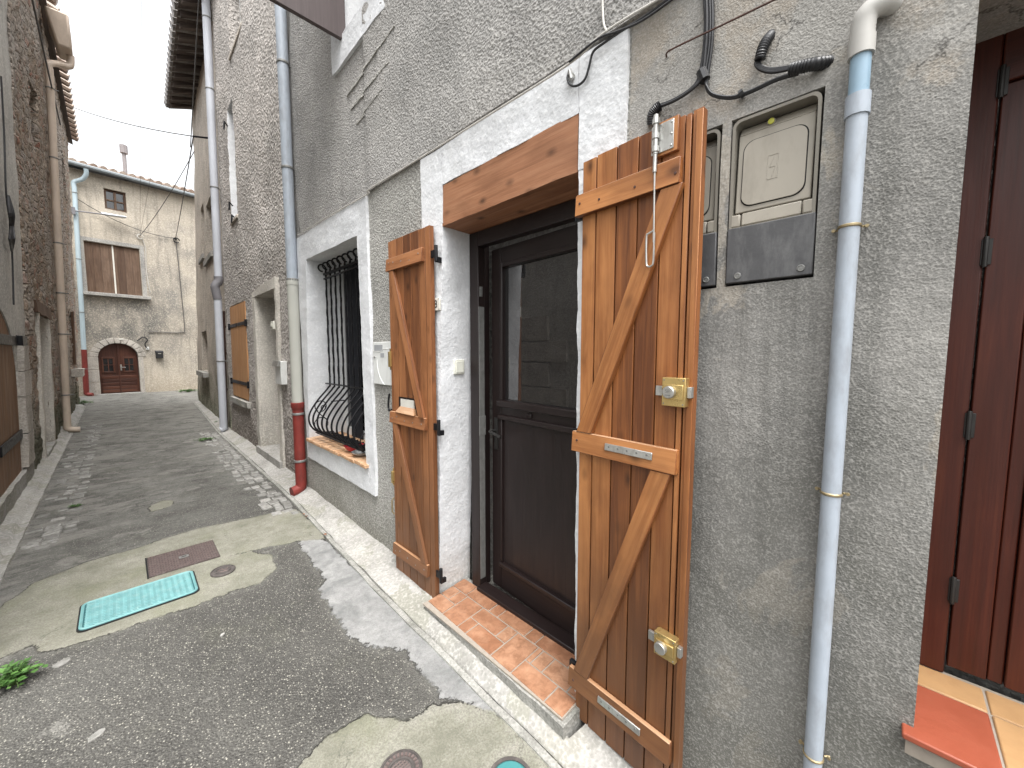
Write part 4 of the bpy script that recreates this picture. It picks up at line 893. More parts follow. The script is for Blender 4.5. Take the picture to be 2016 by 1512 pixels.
for k in range(n):  # plaster head above the arch
    a0 = PI*k/n; a1 = PI*(k+1)/n; p0 = (cL+hL*math.cos(a0), 1.15+.8*math.sin(a0)); p1 = (cL+hL*math.cos(a1), 1.15+.8*math.sin(a1))
    mb.hexa([WL.pt(p1[0],p1[1],-.12),WL.pt(p0[0],p0[1],-.12),WL.pt(p0[0],p0[1],.004),WL.pt(p1[0],p1[1],.004),WL.pt(p1[0],2.0,-.12),WL.pt(p0[0],2.0,-.12),WL.pt(p0[0],2.0,.004),WL.pt(p1[0],2.0,.004)])
mb.build('arch_head', M['render_near'], L1, sharp=1)
for z in (1.63,.62):
    mb = MB(); wbox(mb, WL, 3.6, 4.75, z-.05, z+.05, -.006, .012); wbox(mb, WL, 4.74, 5.05, z-.055, z+.06, -.02, .05); mb.build('strap_hinge', M['black_iron'], CD, bevel=.006)
mb = MB()
for k, (z0, z1) in enumerate(((.25,.62),(.63,1.02),(1.03,1.30),(1.31,1.58))): wgrid(mb, WL, [(4.73,z0),(5.18-.06*(k%2),z0),(5.18-.06*(k%2),z1),(4.73,z1)], -.14, .05, .08, .012, 5)
mb.build('quoin', M['dressed'], L1, sharp=.9); mb = MB()
for k, (z0, z1) in enumerate(((.25,.66),(.68,1.0),(1.02,1.36),(1.38,1.66),(1.68,2.02))): wgrid(mb, WL, [(1.75-.35*(k%2),z0),(2.585,z0),(2.585,z1),(1.75-.35*(k%2),z1)], -.14, .045, .08, .014, 5)
mb.build('quoin', M['dressed'], L1, sharp=.9)
mb = MB(); wgrid(mb, WL, [(1.0,-.3),(5.2,-.3),(5.2,.22),(1.0,.22)], -.2, .03, .1, .014, 4); mb.build('plinth', M['mortar'], L1, sharp=.9)

L2 = thing('stone_house', WL.pt(10, 0), 'old rubble stone house with narrow doorway and tiled eaves', 'house')
def dl(s, z):
    p = V((s*4.6, z*6.4, 0)); p = p+mnoise.noise_vector(p*.8)*.5
    d_, _ = mnoise.voronoi(p); e = min(1, (d_[1]-d_[0])*2.2)
    return .028*e+.03*mnoise.noise(V((s*.8, z*.8, 61)))+.012*mnoise.noise(V((s*12, z*12, 3)))
ho = [(6.35,7.45,.02,2.04,.32,1), (13.35,14.0,-.1,2.0,.3,0), (12.2,12.9,1.15,2.6,.2,0), (12.6,13.5,5.3,6.4,.2,0), (7.1,7.8,4.6,5.5,.2,0)]
mb = wall_mesh(WL, 5.46, 15.3, -.35, 7.9, ho, .06, dl, .4); mb.build('wall', [M['rubble'], M['limewash']], L2, recalc=False, sharp=1.2)
body(WL, 5.46, 15.3, 7.9, 3, M['rubble'], L2, -.4)
mb = MB(); wgrid(mb, WL, [(6.1,2.045),(7.75,2.045),(7.75,2.20),(6.1,2.20)], -.3, .05, .08, .015, 5); mb.build('lintel', M['oldbrown'], L2, sharp=.9)
for a, b, z0, z1, m, d in ((6.3,7.5,0,2.1,'oldbrown',.3),(13.3,14.05,-.1,2.05,'void',.28),(12.15,12.95,1.1,2.65,'oldbrown',.15),(12.5,13.6,5.2,6.5,'glass',.18),(7.0,7.9,4.5,5.6,'glass',.18)):
    mb = MB(); wbox(mb, WL, a, b, z0, z1, -d-.05, -d); mb.build('door' if z0 <= .1 else 'window', M[m], L2)  # the void panel is a black sheet painting the unlit doorway
mb = MB(); wgrid(mb, WL, [(6.3,-.15),(7.5,-.15),(7.5,.10),(6.3,.10)], -.3, .06, .08, .012, 5); mb.build('doorstep', M['mortar'], L2, sharp=.9)
mb = MB(); wgrid(mb, WL, [(7.46,.05),(7.6,.05),(7.6,2.04),(7.46,2.04)], -.3, .045, .08, .012, 5); mb.build('door_jamb', M['limewash'], L2, sharp=.9); mb = MB(); wgrid(mb, WL, [(6.2,.05),(6.34,.05),(6.34,2.04),(6.2,2.04)], -.3, .045, .08, .012, 5); mb.build('door_jamb', M['limewash'], L2, sharp=.9)
mb = MB(); wbox(mb, WL, 12.92, 13.16, 1.2, 2.55, .02, .07); mb.build('open_shutter', M['oldbrown'], L2)
mb = MB(); wgrid(mb, WL, [(12.3,.92),(13.3,.92),(13.3,1.1),(12.3,1.1)], -.05, .2, .08, .02, 5); mb.build('window_sill', M['dressed'], L2, sharp=.9)
mb = MB(); lz = 7.62; le = lambda s, o, z: WL.p+WL.u*s+WL.n*o+V((0,0,z))
mb.hexa([le(5.0,-3.5,lz+1.4),le(15.5,-3.5,lz+1.4),le(15.5,.32,lz-.02),le(5.0,.32,lz-.02),le(5.0,-3.5,lz+1.46),le(15.5,-3.5,lz+1.46),le(15.5,.32,lz+.03),le(5.0,.32,lz+.03)]); RL = mb.build('roof', M['soffit'], L2)
mb = MB()
for k in range(34):
    s = 5.2+.30*k; mb.tube([le(s,-1.5,lz+.75),le(s,.44,lz+.03)], .075, 8)
    mb.tube([le(s,.1,lz+.14),le(s,.45,lz+.045)], .062, 8)
mb.build('roof_tiles', M['rooftile'], RL)

# ================================================================== DRAINPIPES
def clampring(mb, p, r, n_dir): mb.lathe(p-V((0,0,.012)), [(r+.004,0),(r+.007,.004),(r+.007,.02),(r+.004,.024)], 14); mb.tube([p, p-V(n_dir)*(r+.05)], .008, 6)
def ppt(W, px, py, off): s, z = W.hit(px, py, off); return W.pt(s, z, off)
# grey-blue pipe between house A and the stucco house, red iron foot
P1 = thing('drainpipe', V((1.28,4.42,0)), 'grey-blue drainpipe with khaki middle and oxide red iron foot beside the barred window', 'drainpipe')
o_ = .075
def p1(py): s, z = WA.hit(550+48*py/960, py, o_); return z
base = V((1.277,4.43,0)); off1 = lambda z: V((1.277, 4.43-.004*z, z))
zj = [ WA.hit(580,560,o_)[1], WA.hit(590,795,o_)[1] ]
mb = MB(); mb.tube([off1(zj[0]), off1(4.2), off1(8.5)], .05, 16); mb.build('upper_pipe', M['pvc'], P1)
mb = MB(); mb.tube([off1(zj[1]-.02), off1(zj[0]+.03)], .053, 16); mb.tube([off1(zj[0]), off1(zj[0]+.06)], .056, 16); mb.build('middle_pipe', M['pvc_khaki'], P1)
mb = MB(); z0 = .13
mb.tube([off1(z0), off1(zj[1])], .054, 16); mb.lathe(off1(zj[1]-.07), [(.055,0),(.062,.02),(.066,.03),(.066,.075),(.058,.08)], 18)
mb.tube(smooth_path([off1(.16),off1(.10),off1(.062)+V((-.015,0,0)),off1(.045)+V((-.06,-.01,0)),off1(.04)+V((-.10,-.015,0))],4), .054, 14); mb.build('iron_foot', M['red_iron'], P1)
for py in (125, 330, 550): mb = MB(); clampring(mb, off1(p1(py)), .05, (-1,0,0)); mb.build('clamp', M['dullsteel'], P1)
for z in (zj[1]-.11, .36): mb = MB(); clampring(mb, off1(z), .055, (-1,0,0)); mb.build('clamp', M['dullsteel'], P1)
# pipe between stucco house and end house
P2 = thing('drainpipe', WC.pt(-.12,0,.07), 'pale grey drainpipe with dark offset joint beside the orange shutters', 'drainpipe')
q2 = lambda z: WB.pt(4.36, z, .085)
zo0 = 2.85; zo1 = 2.55; q2b = lambda z: WB.pt(4.36, z, .11)
mb = MB(); mb.tube([q2(zo0), q2(8.6)], .062, 14); mb.tube([q2b(.06), q2b(1.3), q2b(zo1)], .062, 14); mb.tube(smooth_path([q2b(.16),q2b(.08),q2b(.05)+V((-.05,0,0))],3), .06, 12); mb.build('pipe', M['pvc_far'], P2)
mb = MB(); mb.tube(smooth_path([q2(zo0+.06),q2(zo0-.02),q2b(zo0-.12)+V((-.03,0,0)),q2b(zo1+.1)+V((-.025,0,0)),q2b(zo1-.06)],3), .07, 14); mb.build('offset_joint', M['pvc_dark'], P2)
for z in (1.35, 4.5, 6.2, 7.4): mb = MB(); clampring(mb, q2b(z) if z < 2 else q2(z), .062, (-1,0,0)); mb.build('clamp', M['dullsteel'], P2)
mb = MB(); a_ = WC.pt(.12,0,.05); mb.tube([a_+V((0,0,.05)), WC.pt(.12,2.3,.05)], .028, 10); 
for z in (.8, 1.5, 2.0): mb.tube([WC.pt(.12,z-.02,.05),WC.pt(.12,z+.02,.05)], .036, 10)
tag(mb.build('conduit', M['rust'], loc=a_), 'thin rusty red conduit beside the pale grey drainpipe', 'pipe')
# beige pipe on the left
P3 = thing('drainpipe', WL.pt(8.95,0,.09), 'beige drainpipe with hopper on the old rubble stone wall', 'drainpipe')
q3 = lambda z: WL.pt(8.95, z, .095)
mb = MB(); mb.tube([q3(.12), q3(3), q3(6.55)], .052, 14); mb.tube(smooth_path([q3(.2),q3(.10),q3(.06)+WL.n*.06,q3(.05)+WL.n*.16],4), .052, 12); mb.tube(smooth_path([q3(6.5),q3(6.62),WL.pt(9.05,6.72,.2),WL.pt(9.15,6.8,.33),WL.pt(9.15,7.0,.35)],4), .052, 12); mb.build('pipe', M['beige_pipe'], P3)
mb = MB(); mb.hexa([WL.pt(8.9,6.98,.20),WL.pt(9.4,6.98,.20),WL.pt(9.4,6.98,.38),WL.pt(8.9,6.98,.38),WL.pt(8.75,7.5,.08),WL.pt(9.55,7.5,.08),WL.pt(9.55,7.5,.36),WL.pt(8.75,7.5,.36)]); mb.build('hopper', M['beige_pipe'], P3, bevel=.03)
for z in (.72,1.85,2.6,3.5,5.0,6.2): mb = MB(); clampring(mb, q3(z), .052, -WL.n); mb.build('clamp', M['dullsteel'], P3)
# blue-grey pipe at the corner of the far house
P4 = thing('drainpipe', WF.pt(-.93,0,.12), 'slim pale blue drainpipe with dark red foot on the far cream house', 'drainpipe')
q4 = lambda z: WF.pt(-.945+.02*z, z, .12)
mb = MB(); mb.tube([q4(1.6), q4(4), q4(7.1)], .062, 12); mb.tube(smooth_path([q4(7.05),q4(7.25),WF.pt(-.62,7.38,.2),WF.pt(-.52,7.55,.3),WF.pt(-.52,7.72,.36)],4), .062, 12); mb.build('pipe', M['bluezinc'], P4)
mb = MB(); mb.tube([q4(.15), q4(1.62)], .07, 12); mb.tube(smooth_path([q4(.2),q4(.1),WF.pt(-.88,.05,.16),WF.pt(-.80,.05,.2)],3), .068, 12); mb.build('iron_foot', M['red_iron'], P4)
for z in (.95,2.9,4.7,6.9): mb = MB(); clampring(mb, q4(z), .064, -WF.n); mb.build('clamp', M['dullsteel'], P4)
# small pipe right of the meter boxes
P5 = thing('drainpipe', V((1.315,.094,0)), 'slim lavender grey pipe beside the meter boxes with elbow into wall', 'drainpipe')
q5 = lambda z: V((1.318,.096,z)); r5 = .0215
mb = MB(); mb.tube([q5(-.3), q5(1), q5(2.12)], r5, 18); mb.tube([q5(2.085),q5(2.135)], r5+.0035, 18); mb.build('pipe', M['pvc'], P5)
mb = MB(); mb.tube([q5(2.12), q5(2.27)], r5-.001, 18); mb.build('blue_section', M['pvc_blue'], P5)
mb = MB(); mb.tube(smooth_path([q5(2.235),q5(2.29),V((1.318,.09,2.318)),V((1.326,.066,2.334)),V((1.36,.05,2.338))],5), r5+.003, 18); mb.tube([q5(2.225),q5(2.268)], r5+.0045, 18); mb.build('elbow', M['pvc_cap'], P5)
for z in (1.82,1.125,.36):
    mb = MB(); mb.lathe(q5(z)-V((0,0,.004)), [(r5+.001,0),(r5+.003,.002),(r5+.003,.006),(r5+.001,.008)], 18); mb.tube([V((1.345,.096+r5+.012,z)),V((1.335,.096+r5+.001,z))], .003, 6); mb.tube([V((1.345,.096-r5-.012,z)),V((1.335,.096-r5-.001,z))], .003, 6)
    for e in (1,-1): mb.lathe((1.338,.096+e*(r5+.011),z), [(.005,0),(.004,.004),(.001,.004)], 8, (-1,0,0))
    mb.build('clip', M['brass_old'], P5)

# ================================================================== SMALL THINGS ON THE WALLS
W0 = lambda px, py, off=.012: ppt(WA, px, py, off)
# gas or electric coffret behind the left shutter
K = thing('meter_cabinet', WA.pt(2.6,1.27), 'white plastic meter cabinet half hidden behind the shutter with letter slot', 'meter cabinet')
mb = MB(); wbox(mb, WA, 2.42, 2.775, 1.27, 1.58, -.02, .022); mb.build('cabinet', M['white_plastic'], K, bevel=.004)
mb = MB(); mb.tube(arc(WA.pt(2.52,1.44,.022), .19, PI*.02, -PI*.35, 12, (0,1,0), (0,0,1)), .003, 6); mb.tube([WA.pt(2.775,1.515,.022),WA.pt(2.66,1.51,.022),WA.pt(2.60,1.53,.022),WA.pt(2.45,1.535,.022)], .003, 6); mb.build('moulded_line', M['white_plastic'], K)
mb = MB(); wbox(mb, WA, 2.62, 2.75, 1.515, 1.56, .0222, .0232); wbox(mb, WA, 2.60, 2.655, 1.47, 1.50, .0222, .0235); mb.build('label_plate', M['label'], K)
mb = MB(); mb.lathe(WA.pt(2.745,1.47,.022), [(.010,0),(.008,.006),(.001,.006)], 12, (-1,0,0)); mb.build('lock', M['dullsteel'], K)
K = thing('house_number_plate', WA.pt(1.97,1.785), 'small enamel house number plate reading 8 beside the folded shutter', 'number plate')
mb = MB(); wbox(mb, WA, 1.897, 1.985, 1.75, 1.822, .018, .030); mb.build('plate', M['enamel'], K, bevel=.002)
mb = MB(); text_mesh(mb, '8', .062, WA.pt(1.932,1.786,.0305), (0,-1,0), (0,0,1)); mb.build('numeral', M['black_paint'], K)
for z in (1.757,1.815): mb = MB(); mb.lathe(WA.pt(1.903,z,.030), [(.003,0),(.001,.002)], 8, (-1,0,0)); mb.build('screw', M['rust'], K)
# switch on the door reveal: its face looks towards -Y
s_, z_ = 0, 0
r_ = ray(903, 722); t_ = 1.902/r_.y; pc = EYE+r_*t_
K = thing('bell_push', pc, 'cream square bell push on white door reveal', 'bell push')
mb = MB(); mb.box((pc.x-.036,pc.y-.008,pc.z-.046),(pc.x+.040,pc.y+.03,pc.z+.044)); mb.build('box', M['cream_plastic'], K, bevel=.004)
mb = MB(); mb.box((pc.x-.026,pc.y-.0115,pc.z-.036),(pc.x+.030,pc.y-.0082,pc.z+.034)); mb.build('button', M['cream_plastic'], K, bevel=.002)
# boxes by the doorway of the stucco house
K = thing('letterbox', WB.pt(.72,1.13), 'white letterbox on coarse stucco beside the deep pale doorway', 'letterbox')
mb = MB(); wbox(mb, WB, .60, .84, 1.12, 1.40, .0, .07); mb.build('box', M['white_plastic'], K, bevel=.006)
mb = MB(); P_ = WB.pt; mb.hexa([P_(.60,1.34,.07),P_(.84,1.34,.07),P_(.84,1.34,.11),P_(.60,1.34,.11),P_(.60,1.41,.07),P_(.84,1.41,.07),P_(.84,1.41,.085),P_(.60,1.41,.085)]); mb.build('flap', M['steel'], K, bevel=.003)
K = MB(); wbox(K, WB, .95, 1.06, 1.80, 1.90, 0, .05); wbox(K, WB, .975, 1.035, 1.83, 1.87, .051, .06); tag(K.build('doorbell', M['cream_plastic'], loc=WB.pt(1,1.85), bevel=.004), 'tiny cream doorbell box above the white letterbox', 'doorbell')
# far house: letterbox, number plate, bell
K = thing('letterbox', WF.pt(1.04,1.3), 'small black letterbox on the cream far house', 'letterbox')
mb = MB(); wbox(mb, WF, .945, 1.15, 1.30, 1.50, .0, .12); mb.build('box', M['black_paint'], K, bevel=.008)
mb = MB(); mb.hexa([WF.pt(.935,1.50,0),WF.pt(1.16,1.50,0),WF.pt(1.16,1.50,.14),WF.pt(.935,1.50,.14),WF.pt(.935,1.6,0),WF.pt(1.16,1.6,0),WF.pt(1.16,1.56,.13),WF.pt(.935,1.56,.13)]); mb.build('lid', M['black_paint'], K, bevel=.006)
mb = MB(); wbox(mb, WF, 1.0, 1.09, 1.47, 1.49, .121, .124); mb.build('name_slot', M['enamel'], K)
mb = MB(); wbox(mb, WF, -.02, .09, 1.98, 2.035, .022, .035); tag(mb.build('number_plate', M['enamel'], loc=WF.pt(.03,2.0), bevel=.003), 'tiny white number plate over the arched brown door', 'number plate')
K = thing('intercom', WF.pt(.72,1.65), 'small white intercom box beside the arched door', 'intercom')
mb = MB(); wbox(mb, WF, .68, .77, 1.63, 1.74, 0, .05); mb.build('box', M['white_plastic'], K, bevel=.005); mb = MB(); wbox(mb, WF, .71, .74, 1.66, 1.68, .05, .056); mb.build('button', M['black_paint'], K)
# street lamp
lp0 = WF.pt(-.86,6.27,.25); lp1 = WF.pt(.0,6.42,.9)
K = thing('street_lamp', lp0, 'flat white street lamp on a slim arm by the far house', 'street lamp')
ax = (WF.u*.93-WF.n*.0).normalized()
mb = MB(); mb.tube([lp0, lp0+ax*.95+V((0,0,.10))], .022, 8); wbox(mb, WF, -.93, -.84, 6.15, 6.38, .18, .28); mb.build('arm', M['pvc_dark'], K)
mb = MB(); a0 = lp0+ax*.62+V((0,0,.06)); a1 = lp0+ax*1.25+V((0,0,.10)); sd = WF.n*.13
mb.hexa([a0-sd*.5,a1-sd,a1+sd,a0+sd*.5,a0-sd*.4+V((0,0,.07)),a1-sd*.8+V((0,0,.035)),a1+sd*.8+V((0,0,.035)),a0+sd*.4+V((0,0,.07))]); mb.build('lamp_head', M['pvc_far'], K, bevel=.012)
mb = MB(); a0 = lp0+ax*.8+V((0,0,.064)); a1 = lp0+ax*1.2+V((0,0,.088)); mb.hexa([a0-sd*.5-V((0,0,.008)),a1-sd*.7-V((0,0,.008)),a1+sd*.7-V((0,0,.008)),a0+sd*.5-V((0,0,.008)),a0-sd*.5,a1-sd*.7,a1+sd*.7,a0+sd*.5]); mb.build('lens', M['white_plastic'], K)

# ---- cables
def cable(pts, r, mat, label, cat='cable', name='cable', n=7, sm=4):
    mb = MB(); pts = smooth_path(pts, sm) if sm else [V(p) for p in pts]; mb.tube(pts, r, n)
    return tag(mb.build(name, mat, loc=pts[0]), label, cat)
lab = 'black cable bundle running down the wall above the meter boxes'
K = thing('cable_bundle', W0(1395,20), lab, 'cable bundle')
trunk = [(1390,-40),(1394,30),(1392,90),(1383,150)]
for j, (dx, d) in enumerate(((-7,.010),(-1,.016),(5,.012),(10,.009))):
    br = [(1360,178),(1325,200),(1288,214)] if j < 2 else [(1392,168),(1405,183),(1440,188),(1478,176),(1530,152),(1572,140)]
    wob = rnd.uniform(-2,2)
    pts = [W0(x+dx+wob*math.sin(i), y, d) for i, (x, y) in enumerate(trunk)]+[W0(x, y+dx*.5, d+.004) for x, y in br]
    mb = MB(); mb.tube(smooth_path(pts,5), .0052 if j % 2 else .0042, 8); mb.build('strand', M['black_cable'], K)
mb = MB(); mb.tube([W0(1381,140,.013),W0(1388,158,.013)], .016, 10)
a_, b_ = W0(1456,188,.013), W0(1464,181,.013); mb.tube([a_,b_], .0125, 8); mb.build('cable_tie', M['black_cable'], K)
def corrugated(pts, r, label):
    pts = smooth_path(pts, 9); rs = [r*(1.0 if i % 2 else .88) for i in range(len(pts))]
    mb = MB(); mb.tube(pts, r, 12, rs=rs); return tag(mb.build('corrugated_conduit', M['black_cable'], loc=pts[0]), label, 'conduit', 'corrugated conduit ends')
corrugated([W0(1556,137,.018),W0(1580,131,.022),W0(1605,126,.018),W0(1630,124,-.01)], .0165, 'black corrugated conduit end lying level, nearest the grey pipe')
corrugated([W0(1496,118,.02),W0(1500,100,.022),W0(1508,82,.012),W0(1518,70,-.012)], .015, 'short black corrugated conduit end rising into the wall above its neighbour')
corrugated([W0(1300,208,.018),W0(1292,214,.022),W0(1284,226,.02),W0(1283,244,.008)], .017, 'black corrugated conduit end just above the spring latch of the open shutter')
K = thing('cable_loop', W0(1490,120), 'black looped cable between the two corrugated conduit ends', 'cable')
for j in range(3): mb = MB(); mb.tube(smooth_path([W0(1497+2*j,112,.016),W0(1488+3*j,124,.018),W0(1496+3*j,136-2*j,.02),W0(1520,142-3*j,.018),W0(1560,135-2*j,.018)],5), .0048, 8); mb.build('strand', M['black_cable'], K)
cable([W0(1312,112,.0),W0(1313,104,.02),W0(1330,93,.03),W0(1420,50,.03),W0(1540,-8,.03)], .0028, M['rust'], 'rusty wire slanting across wall above the meter boxes', 'wire', 'wire')
cable([W0(586,462,.03),W0(594,458,.028),W0(650,424,.028),W0(722,383,.028),W0(726,373,.035),W0(800,328,.042),W0(960,228,.042),W0(1120,126,.042),W0(1180,72,.048),W0(1240,32,.05),W0(1330,-20,.05)], .0045, M['white_cable'], 'pale cable clipped along plaster edge above window and door', 'cable', sm=5)
K = thing('cable_run', W0(1250,50,.04), 'black cable with drop loop over white lintel band', 'cable')
mb = MB(); mb.tube(smooth_path([W0(1330,-12,.04),W0(1270,32,.045),W0(1225,60,.045),W0(1190,84,.04),W0(1168,102,.035),W0(1160,130,.03),W0(1152,155,.03),W0(1138,168,.03),W0(1124,168,.032),W0(1117,155,.03),W0(1120,142,.02)],5), .0045, 8); mb.build('strand', M['black_cable'], K)
mb = MB(); mb.tube(smooth_path([W0(1330,-6,.05),W0(1265,40,.05),W0(1215,62,.05),W0(1178,76,.05),W0(1120,122,.052)],5), .004, 8); mb.build('strand', M['black_cable'], K)
mb = MB(); mb.tube([W0(1126,150,-.005),W0(1126,150,.03)], .011, 10); mb.tube([W0(1122,138,.03),W0(1126,156,.03)], .009, 8); tag(mb.build('cable_clamp', M['steel'], loc=W0(1125,150)), 'small metal cable clamp on white band above wooden lintel', 'clamp')
cable([W0(1186,-10,.03),W0(1187,30,.032),W0(1190,52,.045),W0(1196,62,.05)], .004, M['white_cable'], 'short pale cable dropping from above to plaster edge')
def free(px, py, dist): r = ray(px, py); return EYE+r.normalized()*dist
wc = lambda px, py, off=.03: ppt(WC, px, py, off)
cable([ppt(WA,590,455,.02)]+[ppt(WA,x,y,.02) for x, y in ((579,380),(570,260),(566,150),(568,60),(566,-20))], .005, M['grey_cable'], 'grey cable running down beside the grey-blue drainpipe')
K = thing('cable_bracket', WC.pt(2.6,4.9,.05), 'dark cable run with bracket down the end house wall', 'cable')
kz = WC.pt(2.0,5.6,.06)
mb = MB(); mb.tube(smooth_path([WC.pt(1.2,5.9,.05),WC.pt(1.15,5.2,.04),WC.pt(1.2,4,.04),WC.pt(1.1,3.2,.04),WC.pt(1.2,2.9,.05),WC.pt(1.05,2.3,.03)],6), .014, 6); mb.tube([WC.pt(1.12,3.1,.05),WC.pt(1.14,2.55,.05)], .024, 6); mb.build('strand', M['black_cable'], K)
mb = MB(); mb.tube([WC.pt(1.2,5.9,.0),WC.pt(1.5,5.95,.3)], .02, 6); mb.build('bracket', M['black_iron'], K)
fa, fb = WF.pt(.75,5.86,.06), WF.pt(1.78,6.0,.06)
hub = WC.pt(1.5,5.95,.3)
def sag(a, b, s, n=8): a = V(a); b = V(b); return [a.lerp(b,i/n)+V((0,0,-s*4*(i/n)*(1-i/n))) for i in range(n+1)]
def wire(pts, r, label): mb = MB(); mb.tube(pts, r, 5); tag(mb.build('overhead_wire', M['grey_cable'], loc=pts[0]), label, 'wire', 'wires strung across the lane')
wire(sag(hub, fb, .05), .011, 'overhead wire from end house bracket down to black hook of far house')
wire(sag(q4(6.75), fb, .25), .012, 'overhead wire sagging across the whole front of the far house')
top = V((.75, 14.5, 11.2)); wire(sag(fa, V((.95,13,12)), .0), .004, 'steep overhead wire from the pale hook, steeper of the pair')
wire(sag(fa, V((1.9,12,12)), .0), .004, 'steep overhead wire from the pale hook, flatter of the pair')
wire(sag(fa, WC.pt(3.9,6.6,.1), .12), .009, 'overhead wire sagging from pale hook to end house eaves')
wire(sag(hub, V((-.75,17.5,8.7)), .1), .010, 'overhead wire crossing the sky to the stone house roof')
wire(sag(WL.pt(3.2,6.5,.1), WL.pt(10.5,6.2,.12), .1), .012, 'dark wire slanting along upper rubble stone wall')
wire(sag(WB.pt(3.2,7.9,.25), WC.pt(4.2,6.8,.15), .0), .011, 'dark wire passing in front of pale grey drainpipe')
K = thing('wall_cable', fb, 'dark cable dropping from black hook down far house front', 'cable')
mb = MB(); mb.tube([fb, WF.pt(1.82,5,.03), WF.pt(1.88,2.6,.03), WF.pt(1.86,2.35,.03), WF.pt(1.6,2.3,.03), WF.pt(.8,2.32,.03)], .013, 6); mb.build('strand', M['grey_cable'], K)
mb = MB(); mb.tube(arc(WF.pt(1.8,5.93,.07), .09, 0, 5.5, 10, WF.u, (0,0,1)), .02, 6); mb.tube([WF.pt(1.76,6.02,0),WF.pt(1.78,5.95,.15)], .025, 6); mb.build('hook', M['black_iron'], K)
K = MB(); K.tube(arc(WF.pt(.75,5.83,.07), .08, 0, 5.5, 10, WF.u, (0,0,1)), .016, 6); K.tube(smooth_path([WF.pt(.80,5.8,.04),WF.pt(.88,5.4,.03),WF.pt(.86,4.6,.03),WF.pt(.92,3.8,.03)]), .012, 6); tag(K.build('cable_hook', M['white_cable'], loc=fa), 'pale cable and hook beside far shuttered window', 'cable')
K = MB(); K.tube(smooth_path([WF.pt(.45,1.95,.06),WF.pt(.62,2.1,.06),WF.pt(.74,2.0,.08),WF.pt(.66,1.85,.06),WF.pt(.70,1.7,.05)],5), .018, 6); tag(K.build('cable', M['black_cable'], loc=WF.pt(.6,2)), 'tangled black cable above the small intercom', 'cable')
lh = lambda x, y, o=.03: ppt(WL, x, y, o)
K = thing('cable_bundle', lh(18,440), 'thin black cable with a thick tangled bundle hanging above the carriage door', 'cable bundle')
mb = MB(); mb.tube(smooth_path([lh(2,150),lh(8,260),lh(12,380),lh(20,440),lh(24,500),lh(27,600)],4), .007, 6); mb.build('strand', M['black_cable'], K)
for k in range(4): mb = MB(); mb.tube(smooth_path([lh(14+k,385,.03),lh(18+3*k,420,.06),lh(20+2*k,445,.05),lh(19+3*k,470,.06),lh(23,495,.03)],5), .008, 6); mb.build('strand', M['black_cable'], K)

# ================================================================== THE STREET
mb = MB(); mb.quad((-300,-300,-.62),(300,-300,-.62),(300,300,-.62),(-300,300,-.62)); tag(mb.build('ground', M['earth'], recalc=False), kind='structure')
def sheet(x0, x1, y0, y1, nx, ny, hf):
    mb = MB(); ids = [[mb.addv((x0+(x1-x0)*i/nx, y0+(y1-y0)*j/ny, hf(x0+(x1-x0)*i/nx, y0+(y1-y0)*j/ny))) for j in range(ny+1)] for i in range(nx+1)]
    for i in range(nx):
        for j in range(ny): mb.face((ids[i][j], ids[i+1][j], ids[i+1][j+1], ids[i][j+1]))
    return mb
def rough(x, y): return .003*mnoise.noise(V((x*3,y*3,0)))
C0 = lambda x, y: (x/2.284, 850+y/2.284)
# outlines of the cement repairs, on the street surface
REP1 = [G(*C0(*p)) for p in ((-60,830),(150,680),(400,580),(640,515),(740,478),(900,432),(1190,372),(1330,345),(1440,440),(1470,485),(1340,492),(1180,525),(1010,562),(1130,537),(1220,556),(1243,610),(1180,672),(1000,735),(860,790),(650,850),(450,925),(200,992),(130,965),(60,1000),(-60,1040))]
REP2 = [G(*p) for p in ((560,1530),(600,1490),(640,1452),(720,1405),(800,1420),(850,1388),(905,1380),(950,1398),(1010,1420),(1100,1500),(1130,1560),(560,1560))]
REP3 = [G(*p) for p in ((585,1068),(612,1055),(640,1062),(700,1120),(760,1170),(850,1262),(950,1355),(1010,1420),(950,1400),(905,1382),(868,1372),(830,1330),(800,1282),(735,1275),(690,1255),(655,1205),(628,1162),(640,1140))]
REP4 = [G(*p) for p in ((288,1000),(318,985),(345,985),(335,997),(300,1007))]
def sdist(x, y, poly):             # signed distance, positive inside
    best = 9e9; ins = False; n = len(poly)
    for k in range(n):
        ax_, ay = poly[k].x, poly[k].y; bx_, by = poly[(k+1) % n].x, poly[(k+1) % n].y; dx, dy = bx_-ax_, by-ay
        t = max(0, min(1, ((x-ax_)*dx+(y-ay)*dy)/(dx*dx+dy*dy+1e-12))); d = (x-ax_-t*dx)**2+(y-ay-t*dy)**2
        if d < best: best = d
        if (ay > y) != (by > y) and x < (bx_-ax_)*(y-ay)/(by-ay)+ax_: ins = not ins
    return math.sqrt(best)*(1 if ins else -1)
xs = [-7+.5*k for k in range(12)]+[-1.0+.0165*k for k in range(134)]+[1.215, 1.45]
ys = [-9+.5*k for k in range(19)]+[.55+.0165*k for k in range(229)]+[13/3]
ya = [y for y in ys if y < 4.32]+[4.3334]; yb = [4.3334+.06*k for k in range(1, 330)]
X_ALL = [-7,-5,-3,-2]+[-1.2+.0165*k for k in range(146)]+[1.23,1.45,2.2,3.6]
Y_ALL = ya+yb
mb = MB(); dat = []
